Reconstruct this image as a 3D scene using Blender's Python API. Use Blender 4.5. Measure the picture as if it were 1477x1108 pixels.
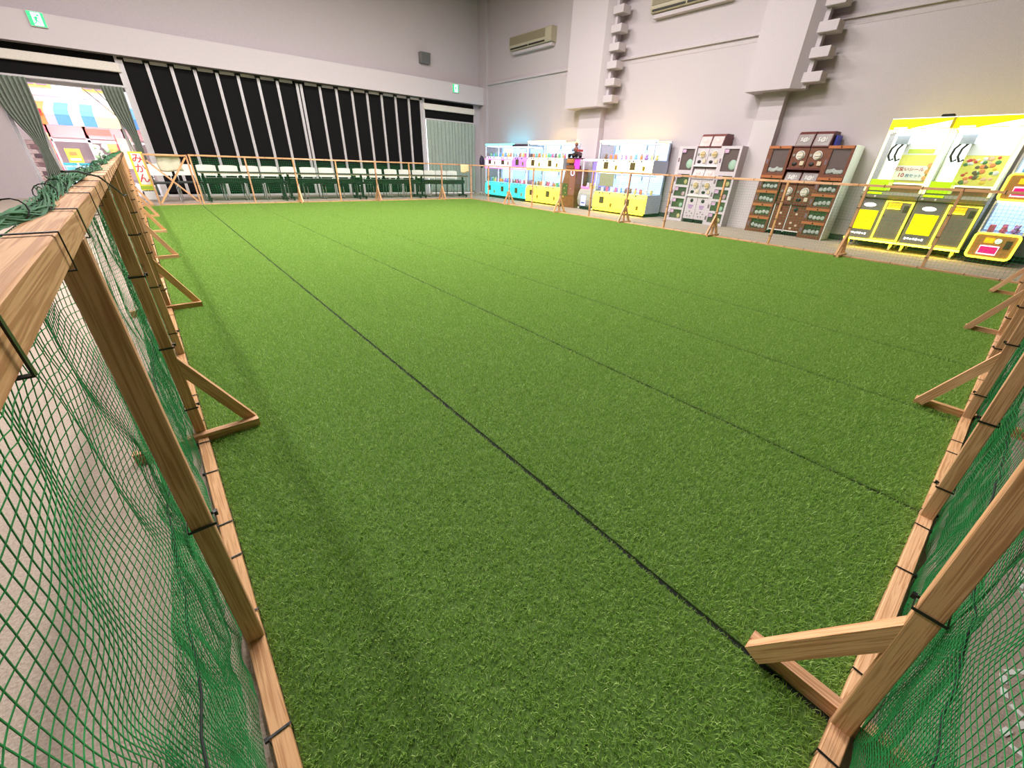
import bpy, bmesh, math, random
import numpy as np
from mathutils import Vector, Matrix
random.seed(7); rng = np.random.default_rng(7)
S = bpy.context.scene
COL = S.collection
for o in list(bpy.data.objects): bpy.data.objects.remove(o)

# ------------------------------------------------------------------ camera
F_PX, YAW, PITCH, ROLL, CAM_H = 566.07, 0.694663, 0.511906, 0.0407794, 1.072
fw = Vector((math.sin(YAW)*math.cos(PITCH), math.cos(YAW)*math.cos(PITCH), -math.sin(PITCH)))
rt = Vector((math.cos(YAW), -math.sin(YAW), 0)); up = rt.cross(fw)
r2 = math.cos(ROLL)*rt + math.sin(ROLL)*up; u2 = -math.sin(ROLL)*rt + math.cos(ROLL)*up
cam = bpy.data.cameras.new('camera'); cam.lens = F_PX/1477*36; cam.sensor_width = 36; cam.clip_start = .01; cam.clip_end = 200
co = bpy.data.objects.new('camera', cam); COL.objects.link(co)
co.matrix_world = Matrix(((r2.x, u2.x, -fw.x, 0), (r2.y, u2.y, -fw.y, 0), (r2.z, u2.z, -fw.z, CAM_H), (0, 0, 0, 1)))
S.camera = co
# ------------------------------------------------------------------ world, sun, exposure
w = bpy.data.worlds.new('sky'); S.world = w; w.use_nodes = True
bg = w.node_tree.nodes['Background']; bg.inputs[0].default_value = (.86, .92, 1, 1); bg.inputs[1].default_value = 3.4
sun = bpy.data.lights.new('sun', 'SUN'); sun.energy = 4.0; sun.angle = .02; sun.color = (1, .96, .9)
so = bpy.data.objects.new('sun', sun); COL.objects.link(so); so.rotation_euler = (math.radians(32), 0, math.radians(12)); so.location = (0, -5, 30)
S.view_settings.view_transform = 'Standard'; S.view_settings.look = 'None'; S.view_settings.gamma = 1
S.view_settings.use_curve_mapping = False; S.view_settings.exposure = 0.0
LIGHT_W = 164
ROOM_LAMPS = [(x, y) for x in (-1.4, 1.5, 3.9, 6.0) for y in (4.2, 6.8, 9.4)]

# ------------------------------------------------------------------ materials
def lin(c): return tuple(((v/255)/12.92 if v/255 <= .04045 else ((v/255+.055)/1.055)**2.4) for v in c)
MATS = {}
def mat(name, rgb, rough=.6, metal=0, noise=.06, nscale=30, bump=0, emit=0, spec=.5, trans=0, alpha=1, emit_rgb=None, coat=0):
    if name in MATS: return MATS[name]
    m = bpy.data.materials.new(name); m.use_nodes = True; nt = m.node_tree; b = nt.nodes['Principled BSDF']
    c = lin(rgb)
    b.inputs['Roughness'].default_value = rough; b.inputs['Metallic'].default_value = metal
    b.inputs['Specular IOR Level'].default_value = spec
    b.inputs['Transmission Weight'].default_value = trans; b.inputs['Alpha'].default_value = alpha
    b.inputs['Coat Weight'].default_value = coat
    if noise > 0 and not emit:
        tc = nt.nodes.new('ShaderNodeTexCoord'); n = nt.nodes.new('ShaderNodeTexNoise'); n.inputs['Scale'].default_value = nscale
        n.inputs['Detail'].default_value = 4
        nt.links.new(tc.outputs['Object'], n.inputs['Vector'])
        r = nt.nodes.new('ShaderNodeMapRange'); r.inputs[1].default_value = .3; r.inputs[2].default_value = .7
        r.inputs[3].default_value = 1-noise; r.inputs[4].default_value = 1+noise
        nt.links.new(n.outputs['Fac'], r.inputs[0])
        mx = nt.nodes.new('ShaderNodeVectorMath'); mx.operation = 'SCALE'; mx.inputs[0].default_value = c
        nt.links.new(r.outputs[0], mx.inputs['Scale']); nt.links.new(mx.outputs[0], b.inputs['Base Color'])
        if bump:
            bp = nt.nodes.new('ShaderNodeBump'); bp.inputs['Strength'].default_value = bump; bp.inputs['Distance'].default_value = .01
            nt.links.new(n.outputs['Fac'], bp.inputs['Height']); nt.links.new(bp.outputs[0], b.inputs['Normal'])
    else:
        b.inputs['Base Color'].default_value = (*c, 1)
    if emit:
        b.inputs['Emission Color'].default_value = (*(lin(emit_rgb) if emit_rgb else c), 1); b.inputs['Emission Strength'].default_value = emit
    MATS[name] = m; return m

def wood_mat(name, rgb, dark):
    m = bpy.data.materials.new(name); m.use_nodes = True; nt = m.node_tree; b = nt.nodes['Principled BSDF']; b.inputs['Roughness'].default_value = .62
    b.inputs['Specular IOR Level'].default_value = .25
    N = nt.nodes.new; L = nt.links.new
    tc = N('ShaderNodeTexCoord'); oi = N('ShaderNodeObjectInfo')
    off = N('ShaderNodeVectorMath'); off.operation = 'SCALE'; off.inputs[0].default_value = (7, 3, 5); L(oi.outputs['Random'], off.inputs['Scale'])
    ad = N('ShaderNodeVectorMath'); ad.operation = 'ADD'; L(tc.outputs['Object'], ad.inputs[0]); L(off.outputs[0], ad.inputs[1])
    mp = N('ShaderNodeMapping'); mp.inputs['Scale'].default_value = (1.0, 38, 38); L(ad.outputs[0], mp.inputs['Vector'])
    n1 = N('ShaderNodeTexNoise'); n1.inputs['Scale'].default_value = 3.0; n1.inputs['Detail'].default_value = 3; n1.inputs['Distortion'].default_value = .6; L(mp.outputs[0], n1.inputs['Vector'])
    wv = N('ShaderNodeMath'); wv.operation = 'MULTIPLY'; wv.inputs[1].default_value = 22; L(n1.outputs['Fac'], wv.inputs[0])
    sn = N('ShaderNodeMath'); sn.operation = 'SINE'; L(wv.outputs[0], sn.inputs[0])
    r = N('ShaderNodeMapRange'); r.inputs[1].default_value = -1; r.inputs[2].default_value = 1; L(sn.outputs[0], r.inputs[0])
    n2 = N('ShaderNodeTexNoise'); n2.inputs['Scale'].default_value = 2.2; L(ad.outputs[0], n2.inputs['Vector'])
    cr = N('ShaderNodeMixRGB'); cr.inputs[1].default_value = (*lin(rgb), 1); cr.inputs[2].default_value = (*lin(dark), 1)
    mu = N('ShaderNodeMath'); mu.operation = 'MULTIPLY'; mu.inputs[1].default_value = .75; L(r.outputs[0], mu.inputs[0]); L(mu.outputs[0], cr.inputs[0])
    # knots
    vo = N('ShaderNodeTexVoronoi'); vo.inputs['Scale'].default_value = 3.1; L(ad.outputs[0], vo.inputs['Vector'])
    kr = N('ShaderNodeMapRange'); kr.inputs[1].default_value = .03; kr.inputs[2].default_value = .06; kr.inputs[3].default_value = .7; kr.inputs[4].default_value = 0; L(vo.outputs['Distance'], kr.inputs[0])
    c2 = N('ShaderNodeMixRGB'); c2.inputs[2].default_value = (*lin((92, 52, 34)), 1); L(kr.outputs[0], c2.inputs[0]); L(cr.outputs[0], c2.inputs[1])
    # per piece tone
    tone = N('ShaderNodeMapRange'); tone.inputs[3].default_value = .8; tone.inputs[4].default_value = 1.12; L(oi.outputs['Random'], tone.inputs[0])
    hue = N('ShaderNodeMixRGB'); hue.blend_type = 'MULTIPLY'; hue.inputs[2].default_value = (.96, .93, .74, 1); L(c2.outputs[0], hue.inputs[1])
    fr = N('ShaderNodeMath'); fr.operation = 'FRACT'; sc = N('ShaderNodeMath'); sc.operation = 'MULTIPLY'; sc.inputs[1].default_value = 7.3; L(oi.outputs['Random'], sc.inputs[0]); L(sc.outputs[0], fr.inputs[0]); L(fr.outputs[0], hue.inputs[0])
    v = N('ShaderNodeVectorMath'); v.operation = 'SCALE'; L(hue.outputs[0], v.inputs[0]); L(tone.outputs[0], v.inputs['Scale']); L(v.outputs[0], b.inputs['Base Color'])
    bp = N('ShaderNodeBump'); bp.inputs['Strength'].default_value = .15; bp.inputs['Distance'].default_value = .002; L(r.outputs[0], bp.inputs['Height']); L(bp.outputs[0], b.inputs['Normal'])
    MATS[name] = m; return m

WOOD = wood_mat('cedar wood', (228, 178, 140), (182, 126, 88))
M_WALL = mat('painted wall', (186, 175, 179), .85, noise=.05, nscale=60, bump=.25)
M_CARPET = mat('grey carpet', (168, 152, 138), .95, noise=.16, nscale=140, bump=.4)
M_BLACKTIE = mat('black plastic tie', (18, 18, 20), .4, noise=.1)
M_NET = mat('green net cord', (38, 150, 78), .7, noise=.25, nscale=9)
M_ROPE = mat('dark rope', (24, 34, 28), .8, noise=.2)
M_BLACK = mat('matt black panel', (12, 10, 11), .8, noise=.12, nscale=3, spec=.2)
M_ALU = mat('white aluminium', (206, 200, 202), .4, .2, noise=.04)
M_WHITE = mat('white plastic', (225, 224, 220), .45, noise=.03)
M_DKMETAL = mat('black metal', (22, 26, 26), .4, .3, noise=.1)
M_CHROME = mat('chrome tube', (200, 205, 205), .25, .9, noise=.03)
def glass_mat():
    m = bpy.data.materials.new('clear glass'); m.use_nodes = True; nt = m.node_tree; nt.nodes.clear(); N = nt.nodes.new; L = nt.links.new
    o = N('ShaderNodeOutputMaterial'); mx = N('ShaderNodeMixShader'); tr = N('ShaderNodeBsdfTransparent'); gl = N('ShaderNodeBsdfGlossy'); gl.inputs['Roughness'].default_value = .04
    tr.inputs['Color'].default_value = (.95, .97, .97, 1); mx.inputs[0].default_value = .05
    L(tr.outputs[0], mx.inputs[1]); L(gl.outputs[0], mx.inputs[2]); L(mx.outputs[0], o.inputs['Surface']); return m
M_GLASS = glass_mat()

# ------------------------------------------------------------------ builders
WM = {}                       # world matrices of our parents
def link(o, parent=None, M=None):
    COL.objects.link(o)
    M = M or Matrix.Identity(4)
    if parent is not None:
        o.parent = parent; o.matrix_basis = WM[parent.name].inverted() @ M
    else: o.matrix_basis = M
    WM[o.name] = M.copy(); return o
def tag(o, label=None, cat=None, group=None, kind=None):
    if label: o['label'] = label
    if cat: o['category'] = cat
    if group: o['group'] = group
    if kind: o['kind'] = kind
    return o
def thing(name, label, cat, loc=(0, 0, 0), rz=0, group=None, kind=None):
    e = bpy.data.objects.new(name, None); e.empty_display_size = .1
    link(e, None, Matrix.Translation(loc) @ Matrix.Rotation(rz, 4, 'Z')); return tag(e, label, cat, group, kind)

class MB:
    def __init__(s): s.v = []; s.f = []
    def add(s, vs, fs):
        o = len(s.v); s.v += [tuple(p) for p in vs]; s.f += [tuple(i+o for i in f) for f in fs]; return s
    def box(s, x0, x1, y0, y1, z0, z1):
        return s.add([(x0, y0, z0), (x1, y0, z0), (x1, y1, z0), (x0, y1, z0), (x0, y0, z1), (x1, y0, z1), (x1, y1, z1), (x0, y1, z1)],
              [(0, 3, 2, 1), (4, 5, 6, 7), (0, 1, 5, 4), (1, 2, 6, 5), (2, 3, 7, 6), (3, 0, 4, 7)])
    def rbox(s, x0, x1, y0, y1, z0, z1, b=.004, seg=1):
        bm = bmesh.new(); bmesh.ops.create_cube(bm, size=1)
        for v in bm.verts: v.co = ((x0+x1)/2+v.co.x*(x1-x0), (y0+y1)/2+v.co.y*(y1-y0), (z0+z1)/2+v.co.z*(z1-z0))
        bmesh.ops.bevel(bm, geom=list(bm.edges), offset=b, segments=seg, profile=.5, affect='EDGES')
        bm.verts.index_update()
        s.add([v.co[:] for v in bm.verts], [[v.index for v in f.verts] for f in bm.faces]); bm.free(); return s
    def tube(s, pts, r, n=8, closed=False, cap=True):
        pts = [Vector(p) for p in pts]; k = len(pts); rr = r if isinstance(r, (list, tuple)) else [r]*k
        t0 = (pts[1]-pts[0]).normalized(); a = Vector((0, 0, 1)) if abs(t0.z) < .9 else Vector((1, 0, 0)); nrm = (a-t0*a.dot(t0)).normalized(); vs = []
        for i, p in enumerate(pts):
            if closed: t = (pts[(i+1) % k]-pts[i-1]).normalized()
            else: t = (pts[min(i+1, k-1)]-pts[max(i-1, 0)]).normalized()
            nrm = (nrm-t*nrm.dot(t)); nrm.normalize(); bn = t.cross(nrm)
            for j in range(n):
                an = 2*math.pi*j/n; vs.append(p+(nrm*math.cos(an)+bn*math.sin(an))*rr[i])
        fs = []
        for i in range(k if closed else k-1):
            i2 = (i+1) % k
            for j in range(n): fs.append((i*n+j, i*n+(j+1) % n, i2*n+(j+1) % n, i2*n+j))
        if cap and not closed: fs.append(tuple(range(n))[::-1]); fs.append(tuple((k-1)*n+j for j in range(n)))
        return s.add(vs, fs)
    def cyl(s, a, b, r, n=16): return s.tube([a, b], r, n)
    def prism(s, poly, axis, a, b):
        """poly: 2-D points, extruded along axis from a to b. axis x: (y,z); y: (x,z); z: (x,y)"""
        def P(p, h): return (h, p[0], p[1]) if axis == 'x' else (p[0], h, p[1]) if axis == 'y' else (p[0], p[1], h)
        n = len(poly); vs = [P(p, a) for p in poly]+[P(p, b) for p in poly]
        fs = [tuple(range(n)), tuple(range(2*n-1, n-1, -1))]+[(i, n+i, n+(i+1) % n, (i+1) % n) for i in range(n)]
        return s.add(vs, fs)
    def ball(s, c, r, sx=1, sy=1, sz=1, n=8, m=6):
        vs = [(c[0], c[1], c[2]+r*sz)]
        for i in range(1, m):
            th = math.pi*i/m
            for j in range(n):
                ph = 2*math.pi*j/n; vs.append((c[0]+r*sx*math.sin(th)*math.cos(ph), c[1]+r*sy*math.sin(th)*math.sin(ph), c[2]+r*sz*math.cos(th)))
        vs.append((c[0], c[1], c[2]-r*sz)); fs = []
        for j in range(n): fs.append((0, 1+j, 1+(j+1) % n)); fs.append((len(vs)-1, 1+(m-2)*n+(j+1) % n, 1+(m-2)*n+j))
        for i in range(m-2):
            for j in range(n): fs.append((1+i*n+j, 1+(i+1)*n+j, 1+(i+1)*n+(j+1) % n, 1+i*n+(j+1) % n))
        return s.add(vs, fs)
    def grid(s, P):     # P[i][j] points
        a, b = len(P), len(P[0]); return s.add([p for r in P for p in r], [(i*b+j, i*b+j+1, (i+1)*b+j+1, (i+1)*b+j) for i in range(a-1) for j in range(b-1)])
    def mesh(s, name, m, smooth=False):
        me = bpy.data.meshes.new(name); me.from_pydata(s.v, [], s.f); me.materials.append(m); me.update()
        bm = bmesh.new(); bm.from_mesh(me); bmesh.ops.recalc_face_normals(bm, faces=bm.faces); bm.to_mesh(me); bm.free()
        if smooth: me.shade_smooth()
        return me
    def build(s, name, m, parent=None, M=None, smooth=False):
        o = bpy.data.objects.new(name, s.mesh(name, m, smooth))
        if M is None: M = WM[parent.name] if parent is not None else Matrix.Identity(4)     # coordinates are the parent's own
        return link(o, parent, M)
def put(name, me, parent, M):
    return link(bpy.data.objects.new(name, me), parent, M)
BARS = {}
def bar(name, p0, p1, wy, wz, parent, side=None, m=None, roll_up=(0, 0, 1)):
    """timber from p0 to p1 (axis on its centre line), local x along it; shares mesh data by size"""
    m = m or WOOD
    p0, p1 = Vector(p0), Vector(p1); d = p1-p0; L = round(d.length, 3); key = (L, wy, wz, m.name)
    if key not in BARS: BARS[key] = MB().rbox(-L/2, L/2, -wy/2, wy/2, -wz/2, wz/2, .0018).mesh(name, m)
    x = d.normalized(); upv = Vector(roll_up)
    if abs(x.dot(upv)) > .98: upv = Vector(side or (0, 1, 0))
    y = upv.cross(x).normalized(); z = x.cross(y); c = (p0+p1)/2
    M = Matrix(((x.x, y.x, z.x, c.x), (x.y, y.y, z.y, c.y), (x.z, y.z, z.z, c.z), (0, 0, 0, 1)))
    return put(name, BARS[key], parent, M)
_fonts = {}
def text(s, size, m, parent, M, name='lettering', depth=.001, align='CENTER', bold=0):
    cu = bpy.data.curves.new('t', 'FONT'); cu.body = s; cu.size = size; cu.align_x = align; cu.align_y = 'CENTER'; cu.extrude = depth; cu.offset = bold
    cu.resolution_u = 2
    o = bpy.data.objects.new('t', cu); COL.objects.link(o); dg = bpy.context.evaluated_depsgraph_get()
    me = bpy.data.meshes.new_from_object(o.evaluated_get(dg)); bpy.data.objects.remove(o); me.name = name
    me.materials.clear(); me.materials.append(m)
    return put(name, me, parent, M)
T = Matrix.Translation
def R(a, ax): return Matrix.Rotation(a, 4, ax)
STAND = R(math.pi/2, 'X')          # text lying in xy -> standing, facing local -y

# ------------------------------------------------------------------ the room
XR, YF, ZC = 10.0, 14.4, 5.72      # right wall, black partition plane, ceiling
XW0, YW0 = -4.2, -9.0
tag(MB().box(XW0, XR+.2, YW0, YF+.25, -.1, 0).build('floor', M_CARPET), 'beige grey carpet tile floor around the turf', 'floor', kind='structure')
tag(MB().box(XW0, XR+.3, YW0, YF+.5, ZC, ZC+.2).build('ceiling', M_WALL), 'high pale ceiling of the hall', 'ceiling', kind='structure')
tag(MB().box(XW0-.2, XW0, YW0, YF+.5, 0, ZC).build('wall_left', mat('bounce darkened side wall', (128, 116, 110), .85)), 'unseen wall on the doorway side, darkened to cut bounced light', 'wall', kind='structure')  # unseen wall, dark colour put in so little light bounces back
tag(MB().box(XW0, XR+.2, YW0-.2, YW0, 0, ZC).build('wall_near', mat('bounce darkened near wall', (96, 84, 76), .85)), 'unseen wall opposite the black partition, darkened to cut bounced light', 'wall', kind='structure')  # unseen, coloured dark to keep camera-facing sides in shade
wf = thing('wall_far', 'pale wall with a deep header beam above the black partition', 'wall', (0, YF, 0), kind='structure')
b = MB(); b.box(XW0, -2.08, YF-.02, YF+.25, 0, 2.9); b.build('wall_panel', M_WALL, wf, Matrix.Identity(4))
b = MB(); b.box(9.64, XR+.05, YF-.02, YF+.25, 0, 2.9); b.build('wall_panel', M_WALL, wf, Matrix.Identity(4))
b = MB(); b.box(XW0, XR-.05, YF-.28, YF+.25, 2.85, 3.36); b.build('header_beam', mat('lighter wall tone', (198, 188, 191), .8, noise=.04, nscale=60), wf, Matrix.Identity(4))  # beam toned lighter than the upper wall
b = MB(); b.box(XW0, XR+.05, YF+.06, YF+.3, 3.36, ZC); b.build('upper_wall', M_WALL, wf, Matrix.Identity(4))
b = MB(); b.box(XW0, XR-.05, YF-.22, YF-.17, 2.835, 2.85); b.build('track', mat('grey track', (120, 112, 112), .5), wf, Matrix.Identity(4))

wr = thing('wall_right', 'pale wall with stepped pilasters behind the game machines', 'wall', (XR, 0, 0), kind='structure')
I4 = Matrix.Identity(4)
MB().box(XR, XR+.2, YW0, YF+.3, 0, ZC).build('wall_panel', M_WALL, wr, I4)
MB().box(XR-.1, XR, 13.95, YF+.2, 0, ZC).build('corner_pilaster', M_WALL, wr, I4)
for y0, y1 in ((13.95, 9.65), (8.3, 4.7), (3.68, YW0)):
    MB().prism([(XR-.06, 3.42), (XR-.06, 3.47), (XR, 3.53), (XR+.01, 3.53), (XR+.01, 3.33), (XR-.005, 3.33), (XR-.012, 3.42)], 'y', y1, y0).build('ledge', M_WALL, wr, I4)
M_WALL2 = mat('lighter wall tone', (198, 188, 191), .8, noise=.04, nscale=60)
for (la, lb, ua, ub, nb) in ((3.96, 4.42, 3.68, 4.66, 9), (8.5, 9.3, 8.3, 9.64, 9)):
    MB().box(XR-.2, XR+.01, la, lb, 0, 2.0).build('pilaster_base', M_WALL2, wr, I4)
    MB().box(XR-.19, XR+.01, la+.01, lb-.01, 2.0, 2.46).build('pilaster_neck', M_WALL, wr, I4)
    MB().prism([(XR+.01, ua), (XR-.25, ua), (XR-.45, ua+.16), (XR-.45, ub), (XR+.01, ub)], 'z', 2.46, ZC).build('pilaster', M_WALL, wr, I4)
    for k in range(nb):
        z = 2.53+k*.345
        MB().rbox(XR-.40, XR-.12, ua-.28, ua+.02, z, z+.15, .006).build('bracket_block', M_WALL, wr, I4)
    MB().box(XR-.3, XR-.2, ua-.06, ua+.01, 2.46, ZC).build('bracket_rail', M_WALL, wr, I4)
tag(MB().box(XR-.012, XR+.01, YW0, 13.95, 0, .1).build('baseboard_right', mat('dark baseboard', (70, 74, 70), .6)), 'dark grey baseboard along the machine wall', 'baseboard', kind='structure')
tag(MB().box(XR-.008, XR+.01, YW0, 13.95, .36, .37).build('trim_1', mat('groove grey', (150, 148, 150), .6)), 'thin grey dado line low on the machine wall', 'trim', kind='structure')

# ceiling lamps
M_TUBE = mat('lamp diffuser', (255, 250, 245), .5, emit=3)
for i, (x, y) in enumerate(ROOM_LAMPS):
    t = thing('ceiling_light', 'long white fluorescent fitting, %s from the machine wall in the %s row from the partition' % (('fourth', 'third', 'second', 'first')[i//3], ('third', 'second', 'first')[i % 3]), 'ceiling light', (x, y, ZC-.09), group='fluorescent fittings on the ceiling')
    MB().box(-.15, .15, -.62, .62, .02, .09).build('housing', M_WHITE, t)
    MB().rbox(-.13, .13, -.6, .6, 0, .02, .005).build('diffuser', M_TUBE, t)
    l = bpy.data.lights.new('lamp', 'AREA'); l.shape = 'RECTANGLE'; l.size = .26; l.size_y = 1.2; l.energy = LIGHT_W; l.color = (1, .955, .94)
    lo = bpy.data.objects.new('lamp_light', l); link(lo, t, T((x, y, ZC-.1)))

# black folding partition: 16 panels between aluminium mullions
wp = thing('window_1', 'black folding partition of tall narrow panels with white mullions', 'partition', (0, YF, 0), kind='structure')
EDGES = [.16+.45*k for k in range(9)]; XS = [.10]+[.10+.4525*k for k in range(1, 8)]+[3.72]
XS2 = [3.9]+[3.9+.4575*k for k in range(1, 8)]+[7.56]
me_p = MB().rbox(-.185, .185, -.015, .015, .1, 2.79, .004).mesh('panel', M_BLACK)
for xs in (XS, XS2):
    for k in range(8):
        a, c = xs[k], xs[k+1]; put('panel', me_p, wp, T(((a+c)/2, YF, 0)) @ Matrix.Diagonal(((c-a-.07)/.37, 1, 1, 1)))
        MB().box((a+c)/2-.16, (a+c)/2+.16, YF-.03, YF-.01, 2.775, 2.835).build('hanger_plate', M_ALU, wp, I4)
for x in XS[:-1]+[3.76]+[3.86]+XS2[1:-1]+[7.53]:
    wd = .032
    b = MB(); b.box(x-wd, x-.004, YF-.05, YF+.02, .02, 2.79); b.box(x+.004, x+wd, YF-.045, YF+.02, .02, 2.79); b.box(x-.004, x+.004, YF-.03, YF+.02, .02, 2.79)
    b.build('mullion', M_ALU, wp, I4)
    MB().box(x-.05, x+.05, YF-.06, YF, 2.79, 2.835).build('hanger', M_DKMETAL, wp, I4)
MB().box(.05, 7.62, YF-.04, YF+.02, 0, .05).build('sill', M_ALU, wp, I4)
MB().box(.05, 7.62, YF+.03, YF+.05, 0, 2.85).build('backing', M_BLACK, wp, I4)

def transom(nm, x0, x1, lab):
    t = thing(nm, lab, 'transom', (x0, YF, 2.3), kind='structure')
    MB().box(x0, x1, YF-.01, YF+.03, 2.3, 2.86).build('panel', M_BLACK, t, I4)
    MB().rbox(x0-.02, x1, YF-.1, YF-.01, 2.55, 2.72, .01).build('blind_box', mat('cream blind box', (214, 206, 196), .6), t, I4)
    MB().box(x0, x1, YF-.06, YF+.03, 2.27, 2.31).build('curtain_rail', M_ALU, t, I4)
transom('window_2', -2.08, .05, 'black transom with a cream blind box above the open doorway')
transom('window_3', 7.62, 9.64, 'black transom with a cream blind box above the closed curtains')
b = MB(); b.box(.0, .07, YF-.05, YF+.1, 0, 2.85); b.box(.075, .1, YF-.04, YF+.1, 0, 2.85)
tag(b.build('trim_2', M_ALU), 'white aluminium jamb between doorway and black partition', 'trim', kind='structure')
tag(MB().box(7.57, 7.66, YF-.05, YF+.1, 0, 2.85).build('trim_3', M_ALU), 'white aluminium jamb between black partition and curtains', 'trim', kind='structure')

# curtains
M_CURT = mat('sage curtain', (158, 170, 160), .9, noise=.08, nscale=20, bump=.1)
M_CURTG = mat('dusty green curtain', (122, 130, 118), .9, noise=.1, nscale=20, bump=.1)
def curtain(x0, x1, y, z0, z1, folds, m, label, amp=.05, tie=None):
    n = folds*8; P = []
    for j in range(25):
        v = j/24; z = z1+(z0-z1)*v; row = []
        for i in range(n+1):
            u = i/n; x = x0+(x1-x0)*u; a = amp*(.7+.3*v)
            if tie:                              # gathered towards one side at tie height
                tx, tz, side, pinch = tie
                q = math.exp(-((z-tz)/.55)**2) if z > tz else math.exp(-((z-tz)/.9)**2)
                x = x*(1-q)+(tx+(u-.5)*pinch)*q; a *= (1-.5*q)
            row.append((x, y+a*math.sin(u*folds*2*math.pi+.6*math.sin(5*u))+.01*math.sin(9*v+11*u), z))
        P.append(row)
    b = MB().grid(P); o = b.build('curtain', m, None, I4, smooth=True)
    sm = o.modifiers.new('thick', 'SOLIDIFY'); sm.thickness = .004
    return tag(o, label, 'curtain')
curtain(7.66, 8.66, YF-.1, .04, 2.27, 7, M_CURT, 'pale sage curtain beside the black partition, hanging closed')
curtain(8.64, 9.62, YF-.1, .04, 2.27, 7, M_CURT, 'pale sage curtain next to the room corner, hanging closed')
curtain(-2.12, -1.55, YF-.1, .04, 2.27, 8, M_CURTG, 'grey green curtain tied back against the plain wall by the doorway', tie=(-1.75, .95, -1, .16))
curtain(-.42, -.04, YF-.1, .04, 2.27, 6, M_CURTG, 'grey green curtain tied back beside the black partition', tie=(-.13, 1.15, 1, .14))
for x, z in ((-1.75, .95), (-.13, 1.15)):
    pass

# glazed doorway
dr = thing('door_1', 'glazed sliding doors in white frames, view to the shops', 'door', (-1, YF+.12, 0), kind='structure')
for x in (-2.06, -1.66, -.30):
    MB().box(x-.025, x+.025, YF+.09, YF+.14, 0, 2.28).build('door_frame', M_ALU, dr, I4)
MB().box(-2.08, 0, YF+.09, YF+.14, 2.2, 2.3).build('door_head', M_ALU, dr, I4)
for a, c in ((-2.035, -1.685), (-.275, 0)):
    MB().box(a, c, YF+.11, YF+.118, .03, 2.2).build('pane', M_GLASS, dr, I4)

# ------------------------------------------------------------------ artificial turf
TS = .018                                       # the turf lies slightly skew to the machine-side fence
SEAMS = [-.10, .835, 1.845, 2.83, 3.85, 4.89, 5.86, 6.97, None]
def seam_x(i, y): return 7.81 if SEAMS[i] is None else SEAMS[i]-TS*y-(.006*y if i == 0 else 0)
Y0, Y1 = -.158, 11.90
tm = bpy.data.materials.new('turf blade'); tm.use_nodes = True; nt = tm.node_tree; pb = nt.nodes['Principled BSDF']
at = nt.nodes.new('ShaderNodeAttribute'); at.attribute_name = 'tint'; nt.links.new(at.outputs['Color'], pb.inputs['Base Color'])
pb.inputs['Roughness'].default_value = .6; pb.inputs['Specular IOR Level'].default_value = .2
tl = nt.nodes.new('ShaderNodeBsdfTranslucent'); nt.links.new(at.outputs['Color'], tl.inputs['Color']); mxs = nt.nodes.new('ShaderNodeMixShader'); mxs.inputs[0].default_value = .4
nt.links.new(pb.outputs[0], mxs.inputs[1]); nt.links.new(tl.outputs[0], mxs.inputs[2]); nt.links.new(mxs.outputs[0], nt.nodes['Material Output'].inputs['Surface'])
M_BACK = mat('turf backing', (78, 106, 42), .9, noise=.3, nscale=120)
M_SEAM = mat('seam dark', (16, 22, 12), .95)
tuft_col = bpy.data.collections.new('turf_patches')
NB = 15000
for k in range(5):
    bx = rng.uniform(-.5, .5, (NB, 2))*.5; ang = rng.uniform(0, 2*math.pi, NB); h = rng.uniform(.008, .019, NB); ln = rng.uniform(.004, .017, NB); wd = rng.uniform(.0006, .0011, NB)
    d = np.stack([np.cos(ang), np.sin(ang)], 1); ta = ang+rng.normal(0, .9, NB)+math.pi/2; t = np.stack([np.cos(ta), np.sin(ta)], 1)
    base = bx; mid = bx+d*(ln*.35)[:, None]; tip = np.clip(bx+d*ln[:, None], -.253, .253)
    V = np.zeros((NB, 5, 3)); V[:, 0, :2] = base-t*wd[:, None]; V[:, 1, :2] = base+t*wd[:, None]
    V[:, 2, :2] = mid-t*wd[:, None]; V[:, 3, :2] = mid+t*wd[:, None]; V[:, 2:4, 2] = (h*.62)[:, None]; V[:, 4, :2] = tip; V[:, 4, 2] = h
    V = V.reshape(-1, 3); I = np.arange(NB)[:, None]*5
    tri = np.concatenate([I+np.array([[0, 1, 3]]), I+np.array([[0, 3, 2]]), I+np.array([[2, 3, 4]])], 0)
    me = bpy.data.meshes.new('turf_patch'); me.from_pydata(V.tolist(), [], tri.tolist()); me.materials.append(tm)
    A = np.array(lin((160, 195, 96))); B = np.array(lin((116, 158, 58))); C = np.array(lin((200, 224, 138))); r1 = rng.uniform(0, 1, (NB, 1)); r2_ = rng.uniform(0, 1, (NB, 1))
    c = A*r1+B*(1-r1); c = np.where(r2_ > .9, C, c)
    ca = me.attributes.new('tint', 'FLOAT_COLOR', 'POINT'); ca.data.foreach_set('color', np.concatenate([np.repeat(c, 5, 0), np.ones((NB*5, 1))], 1).astype(np.float32).ravel())
    tuft_col.objects.link(bpy.data.objects.new('turf_patch', me))
ng = bpy.data.node_groups.new('lay_pile', 'GeometryNodeTree')
ng.interface.new_socket('Geometry', in_out='INPUT', socket_type='NodeSocketGeometry'); ng.interface.new_socket('Geometry', in_out='OUTPUT', socket_type='NodeSocketGeometry')
gi, go = ng.nodes.new('NodeGroupInput'), ng.nodes.new('NodeGroupOutput')
ci = ng.nodes.new('GeometryNodeCollectionInfo'); ci.inputs['Collection'].default_value = tuft_col; ci.inputs['Separate Children'].default_value = True; ci.inputs['Reset Children'].default_value = True
iop = ng.nodes.new('GeometryNodeInstanceOnPoints'); iop.inputs['Pick Instance'].default_value = True
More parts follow.
